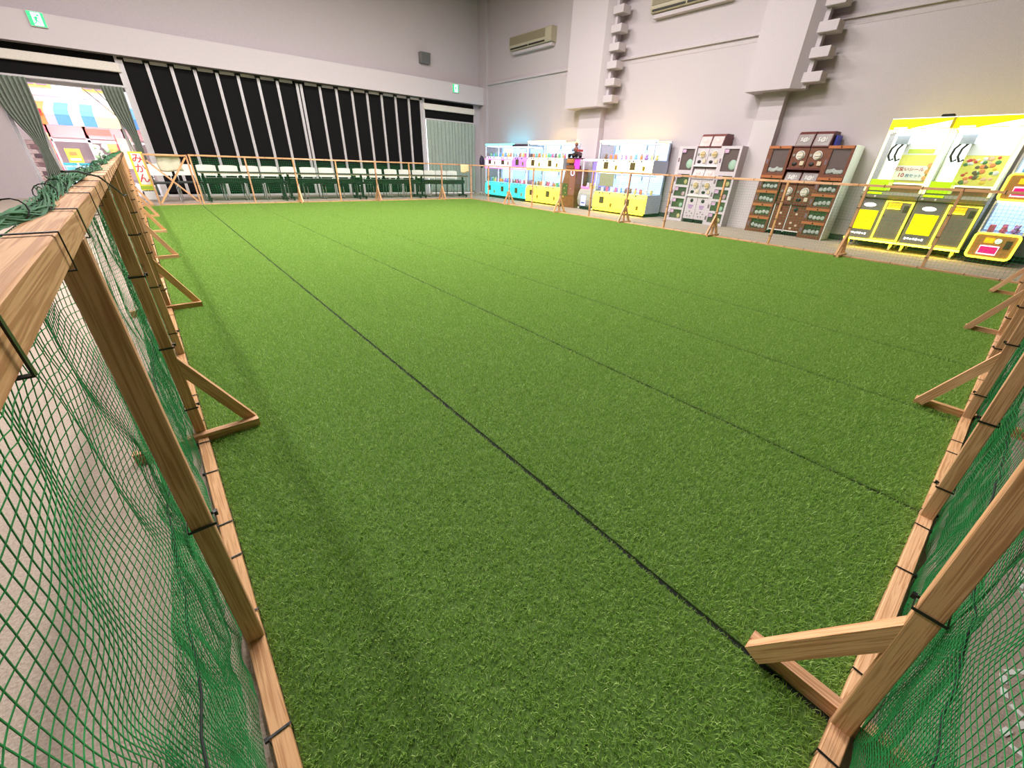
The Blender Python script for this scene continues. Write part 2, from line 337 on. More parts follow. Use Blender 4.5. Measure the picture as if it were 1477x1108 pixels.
def named(nm, ty):
    n = ng.nodes.new('GeometryNodeInputNamedAttribute'); n.data_type = ty; n.inputs[0].default_value = nm; return n.outputs[0]
ng.links.new(gi.outputs[0], iop.inputs['Points']); ng.links.new(ci.outputs[0], iop.inputs['Instance']); ng.links.new(named('pick', 'INT'), iop.inputs['Instance Index'])
ng.links.new(named('turn', 'FLOAT_VECTOR'), iop.inputs['Rotation']); ng.links.new(named('size', 'FLOAT_VECTOR'), iop.inputs['Scale']); ng.links.new(iop.outputs[0], go.inputs[0])
tag(MB().prism([(-.087, Y0), (7.818, Y0), (7.818, Y1), (-.392, Y1)], 'z', -.002, .0008).build('seam_dark_sheet', M_SEAM), 'thin black sheet added under the turf strips to darken their seams', 'seam_dark_sheet')  # dark sheet added so the gaps between strips read dark
ORD = ['first', 'second', 'third', 'fourth', 'fifth', 'sixth', 'seventh', 'eighth']
NR = 24; rowh = (Y1-Y0)/NR; GAP = .009
def gap(i): return GAP if i < 3 else .0115
for i in range(8):
    b = MB()
    a0, a1, c0, c1 = seam_x(i, Y0)+gap(i), seam_x(i, Y1)+gap(i), seam_x(i+1, Y0)-gap(i), seam_x(i+1, Y1)-gap(i)
    b.prism([(a0, Y0), (c0, Y0), (c1, Y1), (a1, Y1)], 'z', .001, .006)
    t = tag(b.build('turf_strip', M_BACK), 'green artificial turf strip, %s counting from the fence before the game machines' % ORD[7-i], 'turf strip', 'artificial turf strips of the pen')
    pts, pick, turn, size = [], [], [], []
    for j in range(NR):
        y = Y0+(j+.5)*rowh; xa, xb = seam_x(i, y)+gap(i), seam_x(i+1, y)-gap(i)
        for q in range(2):
            pts.append((xa+(xb-xa)*(q+.5)/2, y, .004)); pick.append(random.randrange(5)); k = random.randrange(2)*2
            turn += [0, 0, k*math.pi/2+TS]; size += [(xb-xa)/2/.5, rowh/.5, 1]
    me = bpy.data.meshes.new('pile'); me.from_pydata(pts, [], [])
    me.attributes.new('pick', 'INT', 'POINT').data.foreach_set('value', pick)
    me.attributes.new('turn', 'FLOAT_VECTOR', 'POINT').data.foreach_set('vector', turn); me.attributes.new('size', 'FLOAT_VECTOR', 'POINT').data.foreach_set('vector', size)
    me.materials.append(tm)
    p = put('pile', me, t, I4); p['kind'] = 'stuff'; p.modifiers.new('pile', 'NODES').node_group = ng

# ------------------------------------------------------------------ fences
HB, HT = .032, .995            # base rail height, fence top
PW = .036
def tie_mesh(a, c, r=.0016, wdt=.005):
    """black cable tie: rectangular band round a timber of a x c (local y,z), thin along local x"""
    b = MB(); e = .0012
    b.box(-wdt/2, wdt/2, -a/2-e, a/2+e, c/2, c/2+e); b.box(-wdt/2, wdt/2, -a/2-e, a/2+e, -c/2-e, -c/2)
    b.box(-wdt/2, wdt/2, a/2, a/2+e, -c/2, c/2); b.box(-wdt/2, wdt/2, -a/2-e, -a/2, -c/2, c/2)
    b.box(-wdt*.8, wdt*.8, a/2, a/2+.007, c/2-.006, c/2+.003)
    return b.mesh('cable_tie', M_BLACKTIE)
TIE_RAIL = tie_mesh(PW+.006, HB+.004); TIE_POST = tie_mesh(PW+.008, .034, wdt=.006)
def fence(name, label, A, D, posts, braced, inward, lean, foot_off, foot_in=.19, foot_out=.2, start=0, tie_step=.23, end_pad=0, both=True):
    """A origin on the ground at the inner face, D unit direction along the fence, inward unit normal into the pen.
    posts: distances along D; braced: those that carry foot and braces."""
    A, D, Nn = Vector(A), Vector(D).normalized(), Vector(inward).normalized()
    t = thing(name, label, 'fence', tuple(A+D*posts[0]))
    def P(s, n, z): return A+D*s+Nn*(n+lean*z)+Vector((0, 0, z))
    L0, L1 = start, posts[-1]+end_pad; mid = -PW/2; first_plain = posts[0]
    cuts = [L0]
    while cuts[-1]+3.06 < L1-.6: cuts.append(cuts[-1]+2.04)
    cuts.append(L1)
    for a, c in zip(cuts[:-1], cuts[1:]):
        bar('bottom_rail', P(a+.001, mid, HB/2), P(c-.001, mid, HB/2), PW, HB, t)
        bar('top_rail', P(a+.001, mid, HT-HB/2), P(c-.001, mid, HT-HB/2), PW, HB, t)
    for s in posts:
        bar('post', P(s, mid, HB-.002), P(s, mid, HT-HB+.002), .03, PW, t, side=Nn)
        for z in ((.425,) if s == first_plain else (.16, .425, .69)):
            x = Vector((0, 0, 1)); y = Nn; zz = D
            M = Matrix(((0, y.x, zz.x, 0), (0, y.y, zz.y, 0), (1, y.z, zz.z, 0), (0, 0, 0, 1))); c = P(s, mid, z); put('cable_tie', TIE_POST, t, T(c) @ M)
    for s in braced:
        f = s+foot_off; zx = Vector((0, 0, 1)).cross(Nn)
        key = ('foot', foot_in, foot_out)
        if key not in BARS:      # lapped board: notch sits over the bottom rail, inner end rests on the turf
            BARS[key] = MB().prism([(foot_in, .005), (foot_in, .046), (-PW-foot_out, .046), (-PW-foot_out, 0), (-PW, 0), (-PW, HB), (0, HB), (0, .005)], 'y', -.015, .015).mesh('foot', WOOD)
        c = A+D*f; put('foot', BARS[key], t, Matrix(((Nn.x, zx.x, 0, c.x), (Nn.y, zx.y, 0, c.y), (0, 0, 1, 0), (0, 0, 0, 1))))
        for sg in ((1, -1) if both else (1,)):
            n0, n1 = (foot_in-.02, lean*.335) if sg > 0 else (-PW-foot_out+.02, -PW+lean*.335)
            a2 = Vector((n0, .03)); u = (Vector((n1, .335))-a2).normalized(); pv = Vector((-u.y, u.x)); w2 = .021; n1 -= sg*.002
            prof = []
            for q in (-1, 1):
                b0 = a2+pv*w2*q; prof.append((0.0, w2*q, (n1-b0.x)/u.x))
            key = ('brace', sg, foot_in, foot_out, lean)
            if key not in BARS: BARS[key] = MB().prism([(prof[0][0], prof[0][1]), (prof[0][2], prof[0][1]), (prof[1][2], prof[1][1]), (prof[1][0], prof[1][1])], 'y', -.0145, .0145).mesh('brace', WOOD)
            X = Nn*u.x+Vector((0, 0, u.y)); Z = Nn*pv.x+Vector((0, 0, pv.y)); Yv = Z.cross(X); c = A+D*s+Nn*a2.x+Vector((0, 0, a2.y))
            put('brace', BARS[key], t, Matrix(((X.x, Yv.x, Z.x, c.x), (X.y, Yv.y, Z.y, c.y), (X.z, Yv.z, Z.z, c.z), (0, 0, 0, 1))))
    Mr = Matrix(((D.x, -Nn.x, 0, 0), (D.y, -Nn.y, 0, 0), (0, 0, 1, 0), (0, 0, 0, 1)))
    s = L0+.12
    while s < L1-.05:
        for z in (HB/2, HT-HB/2):
            put('cable_tie', TIE_RAIL, t, T(P(s+(.05 if z < .5 else 0)*math.sin(s*9), mid, z)) @ Mr @ R(random.uniform(-.12, .12), 'Z'))
        s += tie_step*random.uniform(.75, 1.25)
    return t, P
XRF, YFF, YNF = 7.82, 11.90, -.159
Lang = .0254; LA = Vector((-.092, 0, 0)); LD = Vector((-Lang, 1, 0)).normalized()
left_posts = [.80, 1.85, 2.83, 3.86, 4.88, 5.92, 6.92, 7.94, 8.94, 9.94, 10.95, 11.9]
fl, PL = fence('net_fence', 'pale timber net fence with a green net bundle along its top, by the doorway', LA, LD, left_posts, left_posts[1::2], (1, Lang, 0), .013, -.0302, start=-.198, foot_in=.19, both=False)
near_posts = [.83, 1.80, 2.87, 3.86, 4.87, 5.87, 6.88, 7.78]
fn, PN = fence('net_fence', 'pale timber net fence with sagging net on the pen side facing the partition', (0, YNF, 0), (1, 0, 0), near_posts, near_posts[0::2], (0, 1, 0), .05, .0302, start=-.086, end_pad=.02, foot_in=.19, both=False)
right_posts = [.0, .9, 1.86, 2.89, 3.90, 4.92, 5.93, 6.95, 7.97, 9.03, 10.05, 11.08, 12.03]
fr, PR = fence('net_fence', 'pale timber net fence standing before the game machines', (XRF, YNF, 0), (0, 1, 0), right_posts, right_posts[2:11:2], (-1, 0, 0), 0, -.0302, end_pad=.02, tie_step=.34)
far_posts = [.67, 1.69, 2.70, 3.70, 4.74, 5.74, 6.80]
ff, PF = fence('net_fence', 'pale timber net fence standing before the tables and chairs', (0, YFF, 0), (1, 0, 0), far_posts, [far_posts[2], far_posts[4], far_posts[6]], (0, -1, 0), 0, -.0302, start=.65, end_pad=1.03, tie_step=.34)

# gate with crossed braces
gt = thing('wooden_gate', 'timber gate with crossed braces beside the corner of the pen', 'gate', (.28, YFF+.02, 0))
for x in (-.10, .615): bar('post', (x, YFF+.02, .0), (x, YFF+.02, .985), .03, .036, gt)
bar('top_rail', (-.085, YFF+.02, .965), (.6, YFF+.02, .965), .032, .032, gt); bar('bottom_rail', (-.085, YFF+.02, .02), (.6, YFF+.02, .02), .032, .032, gt)
bar('cross_brace', (-.07, YFF-.005, .06), (.59, YFF-.005, .93), .018, .032, gt); bar('cross_brace', (-.07, YFF+.035, .86), (.59, YFF+.035, .08), .018, .032, gt)
# short end piece between gate and doorway side fence
tag(bar('fence_post', (-.41, YFF+.04, 0), (-.41, YFF+.04, .99), .036, .036, None), 'single timber post where gate side meets the doorway fence', 'post')
cl = [[(.09+.4*i/10, YFF+.012, .985) for i in range(11)], [(.09+.4*i/10, YFF+.034, .985) for i in range(11)]]
for j in range(9):
    z = .965-.30*j/8; q = min(1, j/2); cl.append([(.09+.4*i/10+.01*math.sin(j)*q, YFF+.041+.024*q+.010*q*math.sin(i*1.1+.3*j), z-.012*q*math.sin(i*.6)) for i in range(11)])
o = MB().grid(cl).build('cloth', mat('beige cloth', (206, 200, 176), .9, nscale=40), None, I4, smooth=True); o.modifiers.new('t', 'SOLIDIFY').thickness = .004
tag(o, 'beige cloth hanging from the top rail of the gate', 'cloth')
o = MB().rbox(XRF-.008, XRF+.0005, 6.18, 6.58, .70, .955, .002).build('notice_board', mat('grey green card', (150, 152, 122), .8)); tag(o, 'plain grey card hung on the fence before the machines', 'card')
cl = [[(7.47+.31*i/6, YFF-.006-.010*j/6*(1+math.sin(i)), .985-.21*j/6-.02*j/6*math.sin(i*.8)) for i in range(7)] for j in range(7)]
o = MB().grid(cl).build('cloth', mat('cream cloth', (222, 208, 160), .9), None, I4, smooth=True); o.modifiers.new('t', 'SOLIDIFY').thickness = .004
tag(o, 'cream rag hung on the fence corner near the curtains', 'cloth')

# ------------------------------------------------------------------ nets (real cords)
def cords(strands, nrm, r):
    """strands: list of arrays (k,3) -> verts/faces of 3-sided cords"""
    Vs, Fs, off = [], [], 0
    nrm = np.array(nrm, float)
    for P in strands:
        k = len(P); t = np.gradient(P, axis=0); t /= np.linalg.norm(t, axis=1)[:, None]+1e-9
        s = np.cross(t, nrm); s /= np.linalg.norm(s, axis=1)[:, None]+1e-9
        ring = np.stack([P+r*(math.cos(a)*nrm+math.sin(a)*s) for a in (0, 2.0944, 4.1888)], 1).reshape(-1, 3)
        i = np.arange(k-1)[:, None]*3+off
        for j in range(3):
            j2 = (j+1) % 3; Fs.append(np.concatenate([i+j, i+j2, i+3+j2, i+3+j], 1))
        Vs.append(ring); off += 3*k
    return np.concatenate(Vs), np.concatenate(Fs)
def net(label, st, r, nrm, rope=None):
    V, Fc = cords(st, nrm, r)
    me = bpy.data.meshes.new('safety_net'); me.from_pydata(V.tolist(), [], Fc.tolist()); me.materials.append(M_NET); me.update()
    o = link(bpy.data.objects.new('safety_net', me)); tag(o, label, 'net')
    if rope is not None: MB().tube([tuple(p) for p in rope], .0019, 6).build('edge_rope', M_ROPE, o, I4)
    return o
def wob(s, h, a=1.0):
    return a*(.010*np.sin(7*s+3*h)+.007*np.sin(19*s-8*h+1)+.005*np.sin(11*h+31*s)+.004*np.sin(47*s+23*h))
def two_grain(fn, L0, L1, h0, h1, fine_to, cell, coarse):
    st = []
    for a, c, g in ((L0, min(fine_to, L1), cell), (fine_to, L1, coarse)):
        if c <= a: continue
        sub = np.append(np.arange(a, c, g), c); sh = np.append(np.arange(h1, h0, -g), h0)
        st += [fn(sub, np.full_like(sub, h)) for h in np.arange(h1, h0-1e-6, -g)] + [fn(np.full_like(sh, s), sh) for s in np.arange(a, c, g)]
    return st
def fence_net(Pf, L0, L1, label, amp, cell, coarse, fine_to, r, nrm, feet, layers=True):
    # take the frame from the fence's own point function
    o0 = np.array(Pf(0, 0, 0)); d = np.array(Pf(1, 0, 0))-o0; nn = np.array(Pf(0, 1, 0))-o0; zz = np.array(Pf(0, 0, 1))-o0
    def sheet(out):
        def fn(s, h):
            sag = np.sin(np.pi*np.clip((HT-h)/HT, 0, 1))
            n = -PW-.006-out-amp*(.022*sag*(1+np.sin(2*np.pi*s/1.02))+np.abs(wob(s, h))*1.4*np.clip((HT-h)*8, 0, 1))
            s2 = s+amp*(.010*np.sin(13*h+5*s)+.006*np.sin(29*h+17*s))*np.clip((HT-h)*6, 0, 1); h2 = h+amp*(wob(s+.3, h*1.3)*1.25-.006*np.sin(2*np.pi*s/1.02))*np.clip((HT-h)*6, 0, 1)
            lift = np.full_like(s2, .004)
            for f in feet: lift = np.maximum(lift, .052*np.clip(1.6-np.abs(s2-f)/.028, 0, 1))
            return o0+s2[:, None]*d+n[:, None]*nn+np.maximum(h2, lift)[:, None]*zz
        return fn
    st = two_grain(sheet(0), L0, L1, .012, HT-.004, fine_to, cell, coarse); rope = None
    if layers:            # lower edge folded up outside to the tying height
        st += two_grain(sheet(.022), L0, L1, .012, .42, fine_to, .0092, coarse*.7)
        ss = np.arange(L0, L1, .06); z = .42-.012*np.abs(np.sin(np.pi*(ss-.8)/1.02))+.004*np.sin(23*ss)
        rope = o0+ss[:, None]*d+(-PW-.026-.004*np.sin(9*ss)+.003*np.sin(41*ss))[:, None]*nn+z[:, None]*zz
    return net(label, st, r, nrm, rope)
nl = fence_net(PL, -.19, 11.95, 'green square mesh net laced outside the doorway side fence', .5, .0132, .028, 4.2, .0006, (-1, 0, 0), [q-.0302 for q in left_posts[1::2]])
nn_ = fence_net(PN, -.07, 7.78, 'green square mesh net laced outside the fence facing the partition', .4, .0132, .028, 3.4, .0006, (0, -1, 0), [q+.0302 for q in near_posts[0::2]])
fence_net(PR, 0, 12.0, 'thin green net laced on the fence before the game machines', .3, .04, .04, 1, .0011, (1, 0, 0), [q-.0302 for q in right_posts[2:11:2]], layers=False)
fence_net(PF, .66, 7.83, 'thin green net laced on the fence before the tables', .3, .04, .04, 1, .0011, (0, 1, 0), [q-.0302 for q in far_posts[2::2]], layers=False)
# twisted surplus net lying on the doorway side rail
b = MB(); n = 260
for k in range(40):
    ph = random.uniform(0, 6.28); fr_ = random.uniform(.8, 4.5); am = random.uniform(.003, .012); pts = []
    for i in range(n):
        s = -.1+11.6*(i/(n-1))**1.7; q = 6.28*fr_*s/2.2+ph; wv = 1+.6*math.sin(6.1*s+.7)+.3*math.sin(17*s)
        p = PL(s, -PW-.004+am*math.cos(q)*wv+.008*math.sin(8.3*s+1), HT+.009+am*.6*math.sin(q)*wv+.006*math.sin(5*s)+.006*math.sin(23*s+k)); pts.append(tuple(p))
    b.tube(pts, .001, 3, cap=False)
b.build('net_bundle', mat('bunched net', (34, 112, 60), .7, noise=.3, nscale=20), nl, I4)
for s in np.arange(.1, 11.4, .22):
    s = s+random.uniform(-.05, .05); pts = [tuple(PL(s+.015*math.sin(a), -PW-.006+.014*math.cos(a), HT+.010+.0115*math.sin(a))) for a in np.linspace(0, 6.28, 14)]
    MB().tube(pts, .0009, 4).build('lacing_cord', M_ROPE, nl, I4)
cb = [PL(1.28, -PW, HT+.03), PL(1.36, -.02, HT+.028), PL(1.5, .005, HT+.012), PL(1.75, .018, HT-.03), PL(2.1, .022, HT-.075), PL(2.5, .02, HT-.1), PL(2.83, .004, HT-.12)]
cv = []
for i in range(len(cb)-1):
    for k in range(5): cv.append(tuple(cb[i].lerp(cb[i+1], k/5)))
o = MB().tube(cv, .0022, 6).build('tie_cord', M_ROPE, None, I4, smooth=True); tag(o, 'loose black cord slung from the rail of the doorway side fence', 'cord')
# white dashed tape on the floor behind the near fence
M_TAPE = mat('white tape', (225, 226, 222), .7)
tp = thing('floor_tape', 'white dashed zigzag tape on the carpet behind the net', 'tape', (1.3, -.45, 0))
path = [(1.82, -.42), (1.69, -.414), (1.56, -.50), (1.40, -.47), (1.31, -.401), (1.225, -.409), (1.205, -.45), (1.16, -.425), (1.11, -.405), (1.10, -.46), (1.03, -.42), (.98, -.5)]
for (x0, y0), (x1, y1) in zip(path[:-1], path[1:]):
    L = math.hypot(x1-x0, y1-y0); n = max(1, int(L/.034)); a = math.atan2(y1-y0, x1-x0)
    for k in range(n):
        c = (x0+(x1-x0)*(k+.5)/n, y0+(y1-y0)*(k+.5)/n, .001); put('tape_piece', BARS.setdefault('tape', MB().box(-.013, .013, -.006, .006, -.001, .0015).mesh('tape_piece', M_TAPE)), tp, T(c) @ R(a, 'Z'))

# ------------------------------------------------------------------ tables and chairs along the partition
M_TTOP = mat('dark table top', (52, 50, 46), .5); M_SEAT = mat('black seat', (26, 34, 32), .6)
M_CHB = mat('off white chair back', (232, 228, 216), .5)
def make_table(x0, x1, label):
    L = x1-x0; t = thing('folding_table', label, 'table', (x0, 12.62, 0), group='long tables along the partition')
    MB().rbox(.01, L-.01, 0, .45, .625, .65, .004).build('table_top', M_TTOP, t)
    MB().box(.03, L-.03, .0, .02, .615, .63).build('edge_strip', mat('tan edge', (150, 128, 96), .5), t)
    MB().box(.12, L-.12, .06, .40, .50, .515).build('shelf', M_DKMETAL, t)
    MB().box(.10, L-.10, .07, .085, .42, .5).build('modesty_panel', M_DKMETAL, t)
    for x in (.09, L-.09):
        b = MB(); b.box(x-.025, x+.025, .20, .25, .06, .625); b.box(x-.03, x+.03, -.03, .48, .05, .085); b.build('leg', M_DKMETAL, t)
        for y in (0, .45): MB().cyl((x-.018, y, .028), (x+.018, y, .028), .028, 12).build('caster', M_DKMETAL, t)
    MB().box(L*.42, L*.42+.12, -.004, .0, .585, .612).build('name_tag', M_WHITE, t)
    return t
CH_PARTS = None
def chair(loc, rz, label, group):
    """white backed stacking chair on a chromed sled frame; local front is -y"""
    global CH_PARTS
    if CH_PARTS is None:
        P = [[(-.2+.4*i/8, .2+.03*(1-((i-4)/4)**2)+.02*j/5, .54+.235*j/5-(.012*(abs(i-4)/4)**4 if j == 5 else 0)) for i in range(9)] for j in range(6)]
        P2 = [[(x, y+.018, z) for x, y, z in r] for r in P]
        b = MB().grid(P); b.grid(P2)
        n = 9
        for i in range(8):
            for row in (0, 5): b.add([P[row][i], P[row][i+1], P2[row][i+1], P2[row][i]], [(0, 1, 2, 3)])
        for j in range(5):
            for c in (0, 8): b.add([P[j][c], P[j+1][c], P2[j+1][c], P2[j][c]], [(0, 1, 2, 3)])
        back = b.mesh('backrest', M_CHB, True)
        seat = MB().rbox(-.205, .205, -.2, .2, .385, .42, .014, 2).mesh('seat', M_SEAT)
        legs = []
        for x in (-.2, .2):
            legs.append(MB().tube([(x, -.19, .375), (x, -.21, .34), (x, -.22, .02), (x, -.2, .012), (x, .2, .012), (x, .225, .03), (x, .2, .375)], .011, 6).mesh('leg', M_CHROME, True))
        up_ = [MB().tube([(x, .2, .36), (x, .215, .45), (x, .235, .62)], .010, 6).mesh('back_post', M_CHROME, True) for x in (-.16, .16)]
        CH_PARTS = [('seat', seat), ('backrest', back)]+[('leg', l) for l in legs]+[('back_post', u) for u in up_]
    t = thing('stacking_chair', label, 'chair', loc, rz, group)
    for nm, me in CH_PARTS: put(nm, me, t, WM[t.name])
    return t
TX = [.78, 2.62, 4.56, 6.50, 8.22]
ORD16 = ORD+['ninth', 'tenth', 'eleventh', 'twelfth', 'thirteenth', 'fourteenth', 'fifteenth', 'sixteenth']
names = ['beside the gate end of the row', 'second in the row from the gate', 'third in the row from the gate', 'at the curtain end of the row']
for i in range(4):
    make_table(TX[i], TX[i+1], 'long black folding table on casters, '+names[i])
    L = TX[i+1]-TX[i]
    for k in range(4):
        chair((TX[i]+L*(k+.5)/4, 13.10, 0), random.uniform(-.008, .008) if i == 3 else random.uniform(-.03, .03), 'white backed chair, %s counted from the gate along the row of tables' % ORD16[i*4+k], 'white backed chairs behind the tables')
chair((.11, 12.80, 0), .03, 'white backed chair standing free behind the gate', 'chairs behind the gate')
chair((.562, 13.12, 0), -.02, 'white backed chair between the gate and the first table', 'chairs behind the gate')

# yellow fruit sign standing in the doorway
sg = thing('shop_sign', 'yellow standing sign with red lettering beside the gate', 'sign', (-.23, 13.3, 0))
MB().rbox(-.125, .125, -.012, .012, .22, 1.0, .003).build('board', mat('yellow sign', (250, 232, 70), .5, noise=.02), sg)
MB().box(-.085, .085, -.014, -.011, .34, .97).build('white_field', mat('sign white', (250, 246, 240), .5, noise=.02), sg)
MB().box(-.125, .125, -.015, -.012, .24, .31).build('green_band', mat('sign green', (160, 190, 60), .5, noise=.3, nscale=60), sg)
for ch, z in (('み', .86), ('か', .66), ('ん', .46)):
    text(ch, .20, mat('sign red', (214, 60, 70), .5, noise=0), sg, WM[sg.name] @ T((0, -.016, z)) @ STAND, bold=.002)
for x in (-.11, .11): MB().box(x-.012, x+.012, -.01, .01, 0, .24).build('leg', M_WHITE, sg)
MB().box(-.125, .125, -.01, .01, .02, .2).build('lower_board', M_WHITE, sg)
for x in (-.11, .11): MB().box(x-.015, x+.015, -.12, .12, 0, .02).build('foot', M_WHITE, sg)

# ------------------------------------------------------------------ wall fittings
M_ACG = mat('aged beige plastic', (150, 140, 116), .6)
def aircon(yl, yr, z0, z1, label):
    t = thing('air_conditioner', label, 'air conditioner', (XR-.22, yl, z0), -math.pi/2); W = yl-yr; H = z1-z0
    MB().prism([(0, .09), (.03, .02), (.2, 0), (.225, 0), (.225, H), (.02, H), (0, H-.03)], 'x', 0, W).build('body', mat('cream ac', (172, 162, 140), .5), t)
    MB().box(.03, W-.25, -.006, .01, H*.38, H-.03).build('grille_panel', M_ACG, t)
    for k in range(7): MB().box(.05, W-.27, -.012, -.002, H*.4+k*.028, H*.4+k*.028+.008).build('grille_slat', mat('grille brown', (116, 104, 82), .6), t)
    for a, c in ((.05, W*.46), (W*.48, W-.28)): MB().box(a, c, .008, .03, .035, .085).build('outlet', mat('outlet dark', (34, 28, 24), .6), t)
    MB().box(.05, W-.04, .09, .22, -.07, 0.0).build('mounting_plate', M_WALL, t)
aircon(12.55, 10.65, 4.13, 4.48, 'beige wall air conditioner between room corner and the first pilaster')
aircon(7.40, 5.5, 4.13, 4.48, 'beige wall air conditioner between the two stepped pilasters')
GE = mat('exit green', (40, 190, 120), .4, emit=.9); WE = mat('exit white', (225, 255, 245), .4, emit=1.3)
def exit_sign(x, z, label):
    t = thing('exit_sign', label, 'exit sign', (x, YF-.29, z))
    MB().rbox(-.12, .12, -.03, .012, -.12, .12, .004).build('housing', M_WHITE, t)
    MB().box(-.115, .115, -.034, -.029, -.112, .112).build('green_face', GE, t)
    MB().box(-.055, .075, -.037, -.033, -.1, .1).build('door_shape', WE, t)
    b = MB(); G = -.04
    b.add([(.035+.018*math.cos(a), G, .06+.018*math.sin(a)) for a in np.linspace(0, 5.8, 10)], [tuple(range(10))])
    for p in ([(-.01, .035), (.02, .045), (.005, -.02), (-.03, -.015)], [(0, .04), (.05, .01), (.045, -.002), (0, .022)], [(-.01, .035), (-.045, .01), (-.04, 0), (-.008, .018)],
              [(-.005, -.01), (.03, -.035), (.045, -.08), (.03, -.08), (.017, -.045), (-.02, -.02)], [(-.028, -.005), (-.02, -.045), (-.06, -.075), (-.052, -.085), (-.005, -.05), (-.008, -.01)]):
        b.add([(x_, G, z_) for x_, z_ in p], [tuple(range(len(p)))])
    o = b.build('running_figure', GE, t); o.modifiers.new('t', 'SOLIDIFY').thickness = .002
exit_sign(-.98, 3.24, 'green emergency exit sign on the header above the doorway')
exit_sign(8.73, 3.21, 'green emergency exit sign on the header above the curtains')
t = thing('wall_speaker', 'small grey loudspeaker high on the wall above the partition', 'speaker', (7.78, YF+.06, 3.78))
MB().prism([(-.15, 0), (0, -.01), (0, .27), (-.19, .27)], 'x', -.17, .17).build('cabinet', mat('grey speaker', (120, 116, 116), .7), t)
MB().prism([(-.158, .015), (-.153, .012), (-.187, .255), (-.195, .255)], 'x', -.15, .15).build('grille', mat('speaker grille', (96, 94, 95), .9, nscale=200, noise=.3), t)
t = thing('clothes_stand', 'dark bag hung on a slim stand between curtains and claw machines', 'stand', (9.22, 13.3, 0))
MB().tube([(0, 0, .02), (0, 0, 1.3)], .012, 8).build('pole', M_DKMETAL, t)
for a in (0, 2.1, 4.2): MB().tube([(0, 0, .12), (.2*math.cos(a), .2*math.sin(a), .012)], .009, 6).build('leg', M_WHITE, t)
MB().ball((.02, -.02, 1.08), .1, 1, .7, 1.9, 12, 8).build('bag', mat('purple black bag', (46, 30, 52), .6), t, smooth=True)

# ------------------------------------------------------------------ game machines along the right wall (front faces -x)
RZ = -math.pi/2
PRC = [(232, 120, 150), (250, 220, 120), (120, 180, 230), (245, 245, 245), (150, 110, 80), (130, 200, 150), (190, 140, 210), (240, 150, 90)]
PRM = [mat('prize %d' % i, c, .7) for i, c in enumerate(PRC)]
b = MB(); b.ball((0, 0, .045), .045, 1, .85, 1); b.ball((0, -.005, .105), .036); b.ball((-.027, 0, .135), .014, n=6, m=4); b.ball((.027, 0, .135), .014, n=6, m=4)
b.ball((-.045, -.02, .05), .016, 1, 1, 1.4, 6, 4); b.ball((.045, -.02, .05), .016, 1, 1, 1.4, 6, 4); b.ball((-.025, -.035, .012), .016, 1, 1.3, .8, 6, 4); b.ball((.025, -.035, .012), .016, 1, 1.3, .8, 6, 4)
PR_ME = {}
def prize_mesh(k, ci):
    if (k, ci) not in PR_ME:
        if k == 0: q = MB(); q.v, q.f = list(b_bear.v), list(b_bear.f)
        elif k == 1: q = MB().rbox(-.04, .04, -.03, .03, 0, .13, .006); q.box(-.03, .03, -.032, -.03, .03, .1)
        else: q = MB().tube([(0, 0, 0), (0, 0, .03), (0, 0, .09), (0, 0, .11), (0, 0, .14)], [.03, .042, .04, .015, .03], 10)
        PR_ME[(k, ci)] = q.mesh('prize', PRM[ci], k == 0)
    return PR_ME[(k, ci)]
b_bear = b
PRN = {0: ('plush_toy', 'plush toy'), 1: ('prize_box', 'box'), 2: ('prize_pouch', 'pouch')}
COLN = ['pink', 'yellow', 'blue', 'white', 'brown', 'green', 'violet', 'orange']
def prizes(tM, w, d, z, n, where, sc=1.0, rows=2, dy=.22):
    for r in range(rows):
        for i in range(n):
            k = random.choice((0, 0, 1, 2)); ci = random.randrange(8)
            M = tM @ T((.05+(i+.5)*(w-.1)/n+random.uniform(-.005, .005), .16+r*dy+random.uniform(-.02, .02), z)) @ R(random.uniform(-.5, .5), 'Z') @ Matrix.Scale(sc*random.uniform(.74, .9), 4)
            o = put(PRN[k][0], prize_mesh(k, ci), None, M)
            tag(o, '%s %s %s' % (COLN[ci], {0: 'plush toy', 1: 'boxed prize', 2: 'drawstring pouch'}[k], where), PRN[k][1], 'prizes '+where)
def E_(nm, rgb, st): return mat(nm, rgb, .4, emit=st)
LEDW = E_('white led ceiling', (225, 238, 255), 3.0)
CAB = mat('pale blue grey cabinet', (178, 186, 204), .4)
DKSQ = mat('dark price square', (96, 84, 48), .5); BLACKP = mat('black plinth', (20, 22, 22), .6)
